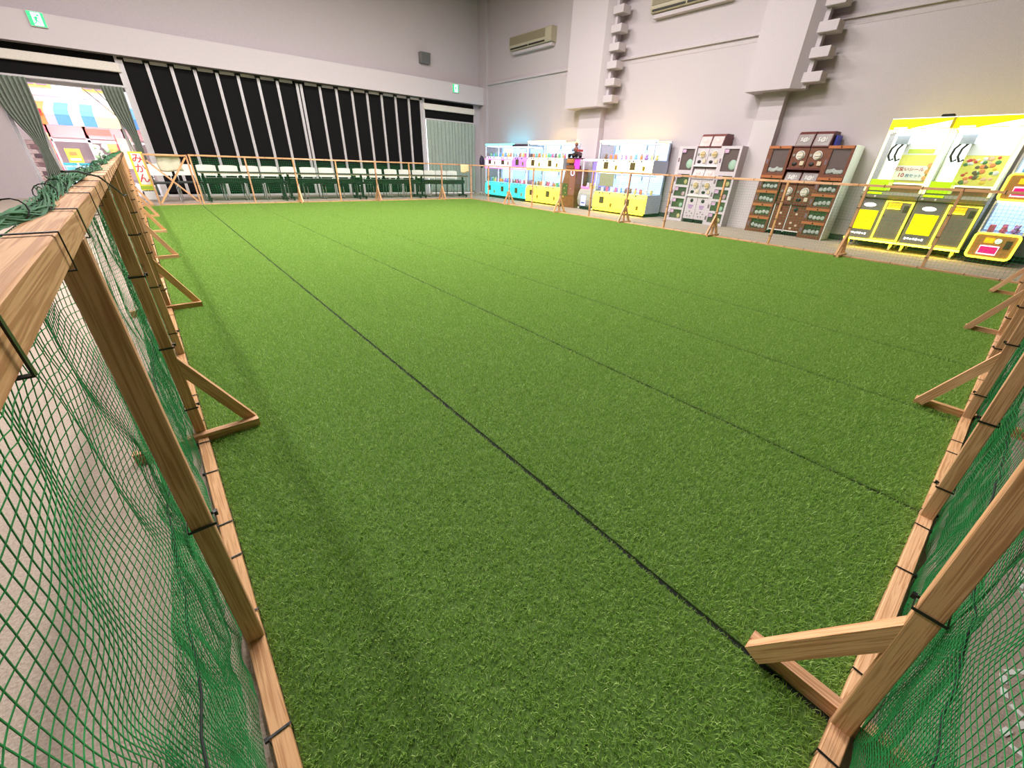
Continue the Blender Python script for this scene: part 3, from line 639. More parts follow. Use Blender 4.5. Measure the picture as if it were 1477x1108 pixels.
def claw_bank(label, yl, w, h, fx, cols, lo, hi, topbar, strip=None, where='', side=CAB, zz=(.08, .5, .95, 1.25), back_st=1.5, npz=5):
    d = XR-.12-fx; t = thing('claw_machine', label, 'claw machine', (fx, yl, 0), RZ); z0, z1, z2, z3 = zz; cw = w/cols
    MB().box(.03, w-.03, .05, d, 0, z0).build('plinth', BLACKP, t)
    bk = MB(); bk.box(0, w, d-.03, d, z0, h); bk.build('back_panel', side, t)
    BL = E_('claw backlight', (190, 216, 255), 1.0)
    for za, zb, emi, nm in ((z0, z1, lo, 'lower'), (z2, z3, hi, 'upper')):
        MB().box(0, w, .06, d-.03, za, zb).build('cabinet', side, t)
        for c in range(cols):
            x0, x1 = c*cw, (c+1)*cw
            p = MB().prism([(.06, zb), (0, zb-.07), (-.02, zb-.1), (-.02, za+.05), (0, za+.02), (.06, za)], 'x', x0+.006, x1-.006).build('control_panel', emi, t)
            MB().box(x0+cw*.28, x0+cw*.28+.15, -.028, -.018, (za+zb)/2-.07, (za+zb)/2+.09).build('price_square', DKSQ, p, WM[t.name])
            MB().rbox(x0+cw*.72, x0+cw*.72+.075, -.03, -.018, za+.07, za+.17, .006).build('prize_slot', mat('slot amber', (150, 130, 40), .4), p, WM[t.name])
            for q in (.2, .34, .62): MB().cyl((x0+cw*q, .03, zb-.045), (x0+cw*q, .015, zb-.015), .022, 10).build('button', mat('grey button', (96, 90, 100), .3), p, WM[t.name])
    for za, zb in ((z1, z2), (z3, h-.06)):
        MB().box(.03, w-.03, d-.05, d-.03, za+.01, zb-.01).build('backlight', BL, t)
        MB().box(.02, w-.02, .05, d-.04, zb-.02, zb-.005).build('ceiling_panel', LEDW, t)
        for x in [c*cw for c in range(cols+1)]: MB().box(max(x-.012, 0), min(x+.012, w), .0, .03, za, zb).build('mullion', mat('white post', (235, 238, 245), .3), t)
        for x in (0.0, w-.012): MB().box(x, x+.012, d-.09, d, za, zb).build('rear_post', side, t)
        for c in range(cols): MB().box(c*cw+.015, (c+1)*cw-.015, .012, .016, za+.005, zb-.01).build('pane', M_GLASS, t)
        for x in (.003, w-.007): MB().box(x, x+.004, .03, d-.09, za+.01, zb-.01).build('side_pane', M_GLASS, t)
        for c in range(cols):                      # claw on its gantry
            cx = (c+.5)*cw; g = MB(); g.box(c*cw+.03, (c+1)*cw-.03, .28, .31, zb-.05, zb-.03); g.cyl((cx, .295, zb-.05), (cx, .295, zb-.13), .018, 10)
            for a in (0, 2.09, 4.19): g.tube([(cx, .295, zb-.13), (cx+.05*math.cos(a), .295+.05*math.sin(a), zb-.16), (cx+.03*math.cos(a), .295+.03*math.sin(a), zb-.21)], .005, 5)
            g.build('claw', M_CHROME, t)
        prizes(WM[t.name], w, d, za+.002, npz*cols, where)
    MB().rbox(0, w, .0, d, h-.06, h-.045, .004).build('roof', side, t)
    if lo.name.startswith('warm yellow'): MB().box(.02, w-.02, -.012, .04, z0-.03, z0).build('base_neon', E_('bank base neon', (255, 220, 40), 9), t)
    for (xa, xb, rgb) in topbar:
        MB().rbox(xa, xb, -.02, .11, h-.05, h, .018, 2).build('light_bar', rgb, t)
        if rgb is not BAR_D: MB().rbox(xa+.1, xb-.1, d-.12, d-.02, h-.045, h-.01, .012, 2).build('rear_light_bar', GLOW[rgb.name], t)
    if strip:
        for z in strip[1]: MB().rbox(.005, w-.005, -.035, -.02, z-.014, z+.014, .006).build('neon_strip', strip[0], t)
    return t
YEL = E_('warm yellow glow', (255, 226, 70), 2.3); YELW = E_('white yellow glow', (255, 242, 190), 2.2); CYN = E_('cyan glow', (60, 232, 222), 1.6)
PNK = E_('pink glow', (255, 90, 190), 3.5); LIL = E_('lilac glow', (226, 200, 255), 1.5); BAR_Y = E_('yellow bar', (255, 240, 150), 4); BAR_C = E_('cyan bar', (90, 244, 240), 4.5); BAR_D = mat('dark bar', (60, 44, 64), .5)
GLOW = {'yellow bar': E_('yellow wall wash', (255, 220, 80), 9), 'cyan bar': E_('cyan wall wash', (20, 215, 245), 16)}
claw_bank('cyan lit two tier claw machine next to the room corner', 12.85, 1.46, 1.62, 9.1, 2, CYN, LIL, [(0, 1.46, BAR_C)], (PNK, (.92, 1.17)), 'inside the cyan lit claw machine')
claw_bank('purple lit two tier claw machine with a dark top, between cyan and yellow ones', 11.37, .72, 1.60, 9.1, 1, CYN, E_('violet glow', (176, 120, 230), .9), [(0, .72, BAR_D)], (PNK, (.92,)), 'inside the purple lit claw machine')
claw_bank('yellow lit two tier claw machine beside the brown retro cabinet', 10.62, 1.5, 1.68, 9.1, 2, YEL, YELW, [(0, 1.5, BAR_Y)], (YEL, (.93,)), 'inside the yellow claw machine by the retro cabinet')
claw_bank('yellow lit two tier claw machine beside the white capsule machines', 7.88, 1.66, 1.67, 9.2, 2, YEL, YELW, [(0, 1.66, BAR_Y)], (YEL, (.97,)), 'inside the yellow claw machine by the capsule machines')

# brown retro cabinet with a toy kart on top
t = thing('retro_cabinet', 'brown wooden retro game cabinet topped by a toy kart', 'game cabinet', (9.2, 9.12, 0), RZ)
BRN = mat('brown wood cabinet', (134, 82, 48), .5, noise=.2, nscale=14)
MB().prism([(.04, .0), (.5, 0), (.5, 1.0), (.1, 1.0), (0, .62), (0, .3)], 'x', 0, .5).build('body', BRN, t)
MB().box(.03, .22, -.006, .02, .3, .62).build('green_panel', mat('mossy panel', (74, 92, 44), .6, noise=.4, nscale=40), t)
MB().box(.27, .49, -.004, .02, .34, .95).build('red_panel', mat('dusky red panel', (150, 92, 84), .6), t)
for x, z, r in ((.11, .5, .025), (.16, .38, .02), (.08, .28, .03), (.36, .5, .02), (.2, .57, .018)): MB().cyl((x, -.015, z), (x, .02, z), r, 14).build('token', mat('brass token', (196, 170, 110), .35, .4), t)
MB().tube([(.38+.065*math.cos(a), -.01, .9+.065*math.sin(a)) for a in np.linspace(0, 2*math.pi, 20)[:-1]], .012, 6, closed=True).build('ring_lamp', E_('ring white', (225, 225, 255), 1.2), t)
MB().box(.04, .34, .06, .36, 1.0, 1.08).build('ledge', BRN, t); MB().rbox(.05, .32, .03, .3, 1.13, 1.24, .03, 2).build('sign_box', mat('amber wood', (176, 120, 60), .5), t)
MB().box(.3, .48, .1, .14, 1.0, 1.27).build('side_light', E_('magenta panel', (206, 70, 190), .8), t); MB().box(.1, .26, .12, .24, 1.05, 1.14).build('neck', BRN, t)
MB().box(.06, .5, .08, .3, 1.24, 1.27).build('top_board', mat('dark red board', (110, 50, 56), .5), t)
kt = thing('toy_kart', 'small toy kart with a seated figure on top of the retro cabinet', 'toy', (9.3, 8.82, 1.27), RZ)
MB().prism([(-.2, .05), (.2, .05), (.2, .12), (.1, .15), (-.05, .1), (-.2, .09)], 'y', -.07, .07).build('chassis', mat('kart dark', (70, 52, 48), .4), kt)
for x in (-.13, .13):
    for y in (-.08, .08): MB().cyl((x, y-.02, .045), (x, y+.02, .045), .045, 14).build('wheel', M_DKMETAL, kt)
q = MB(); q.ball((0.02, 0, .2), .06, 1, 1, 1.3, 10, 8); q.ball((.02, 0, .32), .05, n=10, m=8); q.tube([(.02, -.05, .22), (-.06, -.04, .18)], .016, 6); q.tube([(.02, .05, .22), (-.06, .04, .18)], .016, 6)
q.build('driver', mat('brown red figure', (136, 84, 72), .6), kt, smooth=True)
MB().tube([(-.09, .035*math.cos(a), .19+.035*math.sin(a)) for a in np.linspace(0, 6.28, 13)[:-1]], .007, 5, closed=True).build('steering_wheel', M_DKMETAL, kt)
MB().box(.14, .2, -.09, .09, .15, .2).build('spoiler', mat('kart red', (170, 60, 50), .4), kt)

# rounded grey booth with violet window
t = thing('prize_booth', 'rounded grey game booth with violet window and pink top light', 'game booth', (9.22, 8.49, 0), RZ)
GR = mat('warm grey shell', (176, 172, 164), .5)
pf = [(.52, .06), (.1, .06), (.02, .12), (-.02, .25), (0, .4), (.07, .52), (.12, .54), (.52, .54)]
MB().prism(pf, 'x', .02, .58).build('base', GR, t); MB().box(.06, .54, .06, .5, 0, .06).build('plinth', BLACKP, t)
MB().box(.0, .6, .48, .52, .54, 1.26).build('back', GR, t); MB().box(.05, .55, .46, .48, .58, 1.18).build('violet_light', E_('violet back', (140, 130, 255), 1.6), t)
for x in (0, .57): MB().box(x, x+.03, .1, .13, .54, 1.24).build('post', M_WHITE, t)
MB().box(.03, .57, .11, .115, .55, 1.2).build('pane', M_GLASS, t); MB().rbox(0, .6, .06, .5, 1.2, 1.25, .012).build('top_light', E_('pink white', (255, 190, 215), 1.5), t)
MB().box(.04, .3, .06, .1, .545, .575).build('pink_lip', PNK, t); MB().box(.16, .34, -.03, -.018, .1, .36).build('poster', E_('pale screen', (190, 195, 255), .8), t)
MB().box(.19, .31, -.034, -.029, .16, .19).build('poster_mark', mat('poster blue', (70, 70, 180), .5), t)
for x in (.05, .55): MB().cyl((x-.015, .04, .03), (x+.015, .04, .03), .03, 12).build('caster', M_WHITE, t)
prizes(WM[t.name] @ T((.05, .04, 0)), .5, .4, .541, 3, 'inside the violet booth', 1.1, 2, .15)

# ------------------------------------------------------------------ capsule machines
def column(label, yl, w, h, fx, frm, panel, wins, lip, brown):
    d = XR-.03-fx; t = thing('capsule_display', label, 'capsule display', (fx, yl, 0), RZ)
    MB().box(0, w, .03, d, .0, h).build('case', frm, t)
    zs = sorted(wins); prev = .0; f = MB()
    for a, c in zs: f.box(.0, w, .0, .03, prev, a); prev = c
    f.box(0, w, 0, .03, prev, h)
    for a, c in zs: f.box(0, w*.2, 0, .03, a, c); f.box(w*.9, w, 0, .03, a, c)
    f.build('frame', frm, t)
    for i, (a, c) in enumerate(zs):
        MB().box(w*.2, w*.9, .024, .03, a, c).build('window_back', panel if c-a < .3 else mat('dusky window', (112, 92, 92) if not brown else (58, 40, 40), .3), t)
        MB().box(w*.2, w*.9, .004, .008, a, c).build('pane', M_GLASS, t)
        if brown:
            MB().box(.01, w-.01, -.012, 0, c+.005, c+.05).build('shelf_lip', lip, t)
            MB().cyl((w*.5, -.02, c+.028), (w*.5, -.01, c+.028), .012, 8).build('knob', M_DKMETAL, t)
            n = 4 if c-a < .3 else 6
            for k in range(n):
                MB().ball((w*(.3+.5*k/(n-1)), .016, a+.04+random.uniform(0, .03)), .035, 1, .18, 1, 10, 6).build('capsule', mat('frosted capsule', (196, 196, 190), .15, noise=.2), t, smooth=True)
        else:
            MB().ball((w*.74, .016, a+(c-a)*.3), .045 if c-a < .3 else .09, 1, .12, 1.1, 10, 6).build('capsule', mat('pale toy %d' % (i % 3), [(206, 190, 130), (170, 196, 176), (200, 160, 170)][i % 3], .4), t, smooth=True)
            MB().box(w*.22, w*.42, -.001, .003, c-.075, c-.01).build('label_card', mat('pink card', (196, 160, 190), .6, noise=.3, nscale=60), t)
        MB().box(w*.06, w*.14, -.004, 0, (a+c)/2-.05, (a+c)/2+.03).build('price_tag', mat('tag grey', (120, 100, 110) if not brown else (206, 190, 150), .6), t)
    return t
def capsule_machine(label, yl, w, z0, fx, frm, hoodm, winm, txt, dialm, h=.62, lip=None, tone=0):
    d = XR-.05-fx; t = thing('capsule_machine', label, 'capsule machine', (fx, yl, z0), RZ); hz = h*.58
    MB().box(.004, w-.004, .02, d, 0, hz).build('body', frm, t)
    MB().prism([(.05, hz), (.0, hz+.01), (.0, hz+.03), (.06, h*.93), (.11, h-.005), (.16, h), (d, h), (d, hz)], 'x', .006, w-.006).build('hood', hoodm, t)
    MB().prism([(.0-.003, hz+.03), (.06-.004, h*.92), (.058, h*.92), (.002, hz+.03)], 'x', .02, w-.02).build('window', winm, t)
    MB().box(.0, w, -.012, .03, -.0, .03).build('tray_lip', lip or M_WHITE, t)
    dl = MB().cyl((w*.55, .02, hz*.66), (w*.55, -.012, hz*.66), .055, 20).build('dial', dialm, t)
    MB().box(w*.55-.045, w*.55+.045, -.024, -.012, hz*.66-.009, hz*.66+.009).build('dial_grip', M_WHITE if tone else mat('grip gold', (200, 180, 120), .4), dl, WM[t.name])
    MB().tube([(w*.55+.068*math.cos(a), .012, hz*.66+.068*math.sin(a)) for a in np.linspace(0, 6.28, 17)[:-1]], .008, 5, closed=True).build('dial_ring', M_WHITE, dl, WM[t.name])
    MB().ball((w*.34, .02, hz*.26), .042, 1.1, .35, .8, 12, 6).build('outlet', mat('outlet black', (24, 20, 20), .5), t)
    MB().rbox(w*.66, w*.9, .0, .02, hz*.2, hz*.4, .004).build('price_card', mat('card cream', (206, 190, 164), .6), t)
    MB().box(w*.1, w*.22, .008, .022, hz*.6, hz*.72).build('coin_slot', mat('coin plate', (170, 165, 160), .3, .5), t)
    if txt:
        a = math.atan2(.06, h*.92-hz-.03); text(txt, .085, mat('frosted letters', (224, 220, 214), .5, noise=0), t, WM[t.name] @ T((w*.5, .022, hz+(h-hz)*.5)) @ R(-a, 'X') @ STAND, bold=.0015)
    else:
        MB().ball((w*.5, .03, hz+(h-hz)*.42), .06, 1, .3, .9, 12, 6).build('toy', mat('pale pink toy', (214, 190, 188), .5), t, smooth=True)
    return t
WHF = mat('white machine shell', (198, 188, 194), .45); WHP = mat('olive window', (78, 88, 66), .4); HBR = mat('maroon hood', (110, 58, 54), .45); WPK = mat('pinkish window', (176, 158, 156), .25)
XW = 9.55
wsmall = [(.06, .25), (.30, .49), (.54, .73), (.78, 1.0)]; wbig = [(1.08, 1.5)]
column('white capsule display column beside the yellow claw machine', 5.80, .43, 1.55, XW, WHF, WHP, wsmall+wbig, None, False)
column('white capsule display column beside the narrow pilaster', 4.82, .44, 1.55, XW-.02, WHF, WHP, wsmall+wbig, None, False)
for i, yl in enumerate((5.36, 5.09)):
    side = ('claw machine side', 'pilaster side')[i]
    bt = thing('machine_base', 'white base cabinet with a round black hole under capsule machines, '+side, 'cabinet', (XW+.02, yl, 0), RZ, 'white base cabinets')
    MB().box(.004, .266, .0, .4, .08, .56).build('body', WHF, bt); MB().box(.02, .25, .04, .4, 0, .08).build('plinth', BLACKP, bt)
    MB().ball((.135, 0, .47), .04, 1, .3, 1, 14, 6).build('return_hole', mat('outlet black', (24, 20, 20), .5), bt)
    for k in range(3): MB().box(.07+.01*k, .2-.012*k, -.003, .002, .36-.028*k, .375-.028*k).build('purple_print', mat('purple print', (150, 90, 170), .6), bt)
    for x, z in ((.07, .2), (.2, .2), (.135, .24), (.1, .14), (.17, .14)): MB().cyl((x, -.004, z), (x, .004, z), .018, 10).build('round_sticker', mat('grey sticker', (150, 134, 140), .6), bt)
    capsule_machine('white capsule machine on the lower level, '+side, yl, .27, .56, XW, WHF, WHF, WPK, None, mat('beige dial', (200, 176, 140), .4), .6)
    capsule_machine('white capsule machine with maroon roof on the upper level, '+side, yl, .27, 1.16, XW, WHF, HBR, WPK, None, mat('beige dial', (200, 176, 140), .4), .62)
MB_ = mat('brown machine shell', (112, 62, 40), .5, noise=.25, nscale=25); MBR = mat('maroon shell', (96, 44, 40), .5, noise=.15); WGR = mat('mossy window', (66, 74, 56), .3, noise=.4, nscale=30); LIPO = mat('orange brown lip', (176, 104, 60), .45)
column('brown capsule display column beside the narrow pilaster', 3.87, .41, 1.55, XW, MB_, WGR, [(.07, .25), (.33, .49), (.57, .73), (.81, 1.0), (1.1, 1.5)], LIPO, True)
column('brown capsule display column with a white side, beside the big claw machines', 2.87, .40, 1.55, XW-.02, MB_, WGR, [(.07, .25), (.33, .49), (.57, .73), (.81, 1.0), (1.1, 1.5)], LIPO, True)
tag(MB().rbox(XW-.03, XR-.04, 2.445, 2.462, 0, 1.56, .004).build('side_board', M_WHITE), 'tall white board closing the brown display column', 'board')
for i, yl in enumerate((3.44, 3.155)):
    side = ('pilaster side', 'white board side')[i]
    bt = thing('machine_base', 'brown base cabinet with a round hole under capsule machines, '+side, 'cabinet', (XW+.02, yl, 0), RZ, 'brown base cabinets')
    MB().box(.012, .272, .0, .4, .1, .56).build('body', MB_, bt); MB().box(.02, .25, .06, .4, 0, .1).build('plinth', BLACKP, bt); MB().box(0, .012, -.01, .4, .06, .56).build('white_edge', M_WHITE, bt); MB().box(0, .285, -.01, .03, .08, .1).build('front_lip', M_WHITE, bt)
    MB().ball((.11, 0, .48), .04, 1, .3, 1, 14, 6).build('return_hole', mat('outlet black', (24, 20, 20), .5), bt)
    for x, z in ((.15, .4), (.1, .24), (.2, .2), (.12, .14)): MB().rbox(x-.02, x+.02, -.004, .004, z-.018, z+.018, .003).build('sticker', mat('card cream', (206, 190, 164), .6), bt)
    capsule_machine('brown capsule machine on the lower level, '+side, yl, .28, .56, XW, MB_, MBR, mat('smoked window', (120, 104, 100), .25), 'S@!', mat('pale dial', (206, 196, 176), .4), .6, MBR, 1)
    capsule_machine('brown capsule machine with maroon roof on the upper level, '+side, yl, .28, 1.16, XW, MB_, MBR, mat('smoked window', (120, 104, 100), .25), 'S@!', mat('pale dial', (206, 196, 176), .4), .62, MBR, 1)
tag(MB().rbox(XW+.15, XW+.4, 2.83, 2.868, 1.552, 1.72, .004).build('blue_box', mat('blue box', (64, 72, 190), .5)), 'flat blue box standing beside the upper brown capsule machines', 'box')

# ------------------------------------------------------------------ the two large yellow claw machines
YP = E_('yellow acrylic', (244, 238, 0), 1.0); YN = E_('yellow neon', (255, 240, 60), 3.5); WG = E_('white glow', (255, 255, 250), 1.3); GYP = mat('grey body', (132, 126, 104), .5); LIME = E_('lime acrylic', (190, 240, 0), .7)
GYD = mat('dark grey body', (126, 122, 112), .5)
def big_claw(yl, w, label, poster):
    fx = 9.3; d = .58; t = thing('claw_machine', label, 'claw machine', (fx, yl, 0), RZ); TM = WM[t.name]
    MB().rbox(0, w, .0, d, .14, .78, .006).build('lower_body', GYP, t)
    MB().box(.002, w-.002, -.014, .03, .122, .15).build('base_neon', E_('base neon', (255, 232, 50), 16), t)
    for x in (.07, w-.07):
        for y in (.06, d-.06):
            c = MB(); c.cyl((x-.014, y, .036), (x+.014, y, .036), .036, 14); c.box(x-.02, x+.02, y-.015, y+.015, .06, .14); c.build('caster', mat('pale caster', (190, 180, 130), .4), t)
    # left: button, yellow square, logo marks
    lp = MB().box(.02, w*.46, -.008, .0, .16, .77).build('left_panel', GYD, t)
    MB().ball((w*.24, -.01, .68), .085, 1, .12, .38, 16, 6).build('start_button', WG, lp, TM)
    MB().box(.04, w*.44, -.016, -.008, .30, .60).build('yellow_square', YP, lp, TM); MB().box(.07, w*.41, -.02, -.015, .42, .425).build('square_line', mat('olive line', (150, 150, 20), .5), lp, TM)
    for k in range(7): MB().box(.05+k*.035, .05+k*.035+.024, -.012, -.008, .215+.006*(k % 2), .25-.008*((k+1) % 3 == 0)).build('white_mark', WG, lp, TM)
    # right: door framed in neon
    dp = MB().rbox(w*.54, w*.95, -.012, .0, .19, .74, .004).build('door', GYP, t)
    x0, x1 = w*.52, w*.97
    MB().tube([(x0, -.016, .17), (x1, -.016, .17), (x1, -.016, .75), (x0, -.016, .75)], .014, 6, closed=True).build('door_neon', YN, dp, TM)
    MB().box(x0+.03, x0+.2, -.02, -.012, .66, .73).build('price_plate', E_('amber plate', (255, 190, 30), .8), dp, TM); MB().box(x0+.03, x0+.2, -.03, -.012, .64, .655).build('plate_neon', YN, dp, TM)
    MB().box(x1-.09, x1-.03, -.018, -.012, .6, .7).build('keypad', mat('keypad', (84, 80, 50), .5), dp, TM)
    MB().box(x0+.02, x1-.02, -.014, -.011, .47, .474).build('door_line', GYD, dp, TM); MB().cyl((x0+.03, -.018, .53), (x0+.03, -.01, .53), .008, 8).build('lock', M_DKMETAL, dp, TM)
    # control ledge
    MB().prism([(.08, .9), (-.06, .84), (-.06, .80), (0, .78), (.08, .78)], 'x', 0, w).build('control_ledge', GYP, t)
    MB().box(.04, w*.36, -.062, -.02, .845, .875).build('lime_bar', LIME, t); MB().box(w*.5, w*.95, -.063, -.055, .802, .84).build('vent', mat('ochre vent', (150, 132, 60), .5), t)
    for x in (.05, .2): MB().cyl((x, -.07, .815), (x, -.058, .815), .014, 10).build('knob', M_WHITE, t)
    # glass chamber
    MB().box(0, w, d-.03, d, .78, 1.76).build('back_panel', M_WHITE, t); MB().box(.03, w-.03, d-.045, d-.03, .95, 1.7).build('backlight', E_('chamber light', (240, 248, 255), 1.5), t)
    for x in (.0, w-.03): MB().box(x, x+.03, .0, .03, .88, 1.75).build('front_post', E_('post glow', (255, 250, 190), .9), t)
    for x in (.0, w-.02): MB().box(x, x+.02, d-.06, d-.03, .88, 1.75).build('rear_post', M_WHITE, t)
    MB().box(.03, w-.03, .006, .01, .9, 1.74).build('pane', M_GLASS, t)
    for x in (.006, w-.01): MB().box(x, x+.004, .03, d-.06, .9, 1.74).build('side_pane', M_GLASS, t)
    MB().box(.03, w-.03, .05, d-.05, .88, .9).build('deck', mat('ochre deck', (150, 126, 60), .5), t)
    bn = MB(); bn.box(.04, .28, .04, .05, .9, 1.06); bn.box(.27, .28, .05, .4, .9, 1.06); bn.box(.04, .05, .05, .4, .9, 1.06); bn.build('prize_chute', LIME, t)
    MB().box(.32, w-.04, .1, .12, .9, 1.0).build('prize_step', mat('brown step', (150, 118, 70), .5), t)
    MB().box(.04, w-.04, .05, d-.06, 1.735, 1.75).build('ceiling_light', E_('chamber led', (240, 246, 255), 9), t)
    g = MB(); g.box(.06, w-.06, .2, .24, 1.66, 1.7); g.box(.12, .28, .12, .34, 1.56, 1.68); g.build('gantry', mat('grey gantry', (176, 182, 196), .4), t)
    c = MB()
    for x in (.14, .22): c.tube([(x, .2, 1.57), (x-.045, .2, 1.5), (x-.05, .2, 1.4), (x-.01, .2, 1.33), (x+.03, .2, 1.36)], .016, 8)
    c.build('claw', mat('dark claw', (50, 50, 46), .4), t, smooth=True)
    pt = MB().box(.24, w-.05, .30, .306, 1.02, 1.6).build('poster', mat('poster yellow', (252, 244, 120), .6, noise=.05), t)
    MB().box(.24, w-.05, .297, .3, 1.42, 1.6).build('poster_top', mat('poster white', (252, 250, 245), .6, noise=.02), pt, TM)
    if poster:
        MB().box(.25, w-.1, .285, .29, 1.06, 1.27).build('poster_card', mat('poster white', (252, 250, 245), .6, noise=.02), pt, TM)
        text('可愛いシール', .062, mat('red ink', (206, 60, 60), .6, noise=0), pt, TM @ T((w*.56, .283, 1.215)) @ STAND, bold=.0006)
        text('10', .085, mat('red ink', (206, 60, 60), .6, noise=0), pt, TM @ T((w*.46, .283, 1.13)) @ STAND, bold=.001)
        text('枚セット', .052, mat('teal ink', (60, 140, 160), .6, noise=0), pt, TM @ T((w*.68, .283, 1.125)) @ STAND, bold=.0006)
        MB().box(.3, w-.12, .295, .298, 1.44, 1.5).build('poster_band', mat('poster lime', (220, 236, 90), .6), pt, TM)
        for k in range(3): MB().cyl((w-.09, .28, 1.1+.09*k), (w-.09, .298, 1.1+.09*k), .035, 10).build('poster_print', mat('peach print', (240, 180, 110), .6), pt, TM)
    else:
        cs = [(240, 150, 90), (90, 150, 90), (240, 240, 230), (220, 90, 80), (250, 220, 80), (120, 110, 80), (250, 200, 160)]
        for k in range(46):
            ci = k % 7; x, z = random.uniform(.28, w-.1), random.uniform(1.06, 1.4)
            MB().ball((x, .298, z), random.uniform(.016, .032), 1.2, .25, 1, 8, 4).build('poster_print', mat('print %d' % ci, cs[ci], .6), pt, TM)
    # header
    hd = MB().rbox(.001, w-.001, -.03, d, 1.75, 1.885, .006).build('header', YP, t)
    MB().add([(w*.35, -.033, 1.757), (w*.96, -.033, 1.757), (w*.96, -.033, 1.85)], [(0, 1, 2)]).build('swoosh', WG, hd, TM); MB().box(.06, w*.3, -.034, -.03, 1.757, 1.775).build('header_mark', WG, hd, TM)
    MB().box(w-.035, w-.001, -.036, -.02, 1.75, 1.885).build('header_end', mat('ochre end', (206, 180, 20), .5), hd, TM)
    MB().box(.001, w-.001, -.034, -.02, 1.885, 1.893).build('header_neon', WG, hd, TM)
    return t
big_claw(2.06, .735, 'large yellow claw machine with a lettered sticker poster beside the brown capsule machines', True)
big_claw(1.315, .745, 'large yellow claw machine with a picture poster beside the small neon one', False)
o = MB().rbox(9.5, 9.62, 1.4, 1.55, 1.886, 1.95, .012).build('dark_bag', M_DKMETAL); tag(o, 'small dark pouch lying on top of the large yellow claw machines', 'pouch')
# small two tier neon machine
t = thing('claw_machine', 'small two tier claw machine with yellow neon framed panels', 'claw machine', (9.3, .50, 0), RZ); TM = WM[t.name]; w = .46; d = .58
MB().box(.03, w-.03, .06, d, 0, .08).build('plinth', BLACKP, t); MB().box(0, w, d-.03, d, .08, 1.62).build('back_panel', CAB, t)
for za in (.09, .86):
    zb = za+.34
    MB().box(.01, w-.01, .03, d-.03, za, zb).build('cabinet', CAB, t)
    p = MB().rbox(.0, w, -.02, .03, za, zb, .03, 3).build('control_panel', mat('ochre panel', (186, 140, 70), .5), t)
    pts = []
    for cx, cz, a0 in ((w-.05, zb-.05, 0), (.05, zb-.05, 90), (.05, za+.05, 180), (w-.05, za+.05, 270)):
        for k in range(5): a = math.radians(a0+k*22.5); pts.append((cx+.045*math.cos(a), -.024, cz+.045*math.sin(a)))
    MB().tube(pts, .014, 6, closed=True).build('panel_neon', YN, p, TM)
    MB().rbox(.12, .29, -.03, -.02, za+.07, za+.16, .008).build('prize_slot', E_('crimson glow', (214, 30, 110), .8), p, TM)
    MB().tube([(.11, -.028, za+.06), (.30, -.028, za+.06), (.30, -.028, za+.17), (.11, -.028, za+.17)], .009, 6, closed=True).build('slot_neon', E_('pink white neon', (255, 200, 225), 2), p, TM)
    MB().box(.12, .22, -.028, -.02, za+.21, za+.28).build('coin_plate', E_('amber plate', (255, 190, 30), .8), p, TM); MB().cyl((.26, -.03, za+.245), (.26, -.018, za+.245), .035, 16).build('button', E_('white green glow', (200, 255, 200), 1), p, TM)
    MB().box(.34, .40, -.026, -.02, za+.15, za+.26).build('keypad', mat('keypad', (84, 80, 50), .5), p, TM)
    zc = zb+.42 if za < .5 else 1.6
    MB().box(.02, w-.02, d-.05, d-.03, zb+.01, zc-.01).build('backlight', E_('claw backlight', (190, 216, 255), 1.0), t)
    for x in (0, w-.02): MB().box(x, x+.02, .02, .04, zb, zc).build('post', M_WHITE, t); MB().box(x, x+.02, d-.06, d-.03, zb, zc).build('rear_post', CAB, t)
    MB().box(.02, w-.02, .024, .028, zb, zc).build('pane', M_GLASS, t); MB().box(.01, w-.01, .04, d-.05, zc-.02, zc).build('ceiling_panel', LEDW, t)
    prizes(TM, w, d, zb+.001, 3, 'inside the small neon claw machine', .9)
MB().rbox(0, w, 0, d, 1.6, 1.66, .01).build('light_bar', BAR_Y, t)

# ------------------------------------------------------------------ beyond the glass: arcade lane and shop
tag(MB().box(-16, 10, YF+.25, 40, -.12, -.01).build('pavement', mat('pale paving', (190, 178, 176), .8, nscale=4)), 'pale paving of the shopping lane outside', 'pavement', kind='structure')
sh = thing('shop_building', 'white shop building with yellow framed windows across the lane', 'building', (-2, 20.3, 0))
MB().box(-9, 5, 20.3, 24, 2.1, 6.5).build('upper_facade', mat('white render', (240, 238, 234), .8), sh, I4)
MB().box(-9, 5, 22.5, 24, -.05, 2.1).build('shop_back', mat('shop interior', (214, 186, 190), .7), sh, I4)
MB().box(-9, 5, 20.3, 22.5, 2.0, 2.1).build('shop_ceiling', M_WHITE, sh, I4)
for xa, xb in ((-2.35, -1.72), (-1.05, -.5)):
    f = MB().box(xa, xb, 20.24, 20.31, 2.56, 3.1).build('window', mat('yellow frame', (250, 214, 110), .6), sh, I4)
    for k in range(2): MB().box(xa+.06+k*(xb-xa-.1)/2, xa+.02+(k+1)*(xb-xa-.1)/2, 20.22, 20.25, 2.62, 3.0).build('pane', mat('mauve glass', (170, 140, 170), .3), f, I4)
for xa, xb in ((-2.3, -1.6), (-1.15, -.72)): MB().box(xa, xb, 20.26, 20.31, 2.36, 2.375).build('moulding', mat('grey moulding', (190, 180, 190), .7), sh, I4)
for x in (-2.25, -1.38, -.45, .6):
    MB().box(x-.04, x+.04, 20.3, 20.4, -.01, 2.0).build('shop_post', mat('pinkish frame', (226, 200, 206), .5), sh, I4)
MB().box(-2.25, .6, 20.3, 20.38, 1.17, 1.24).build('crossbar', mat('pinkish frame', (226, 200, 206), .5), sh, I4)
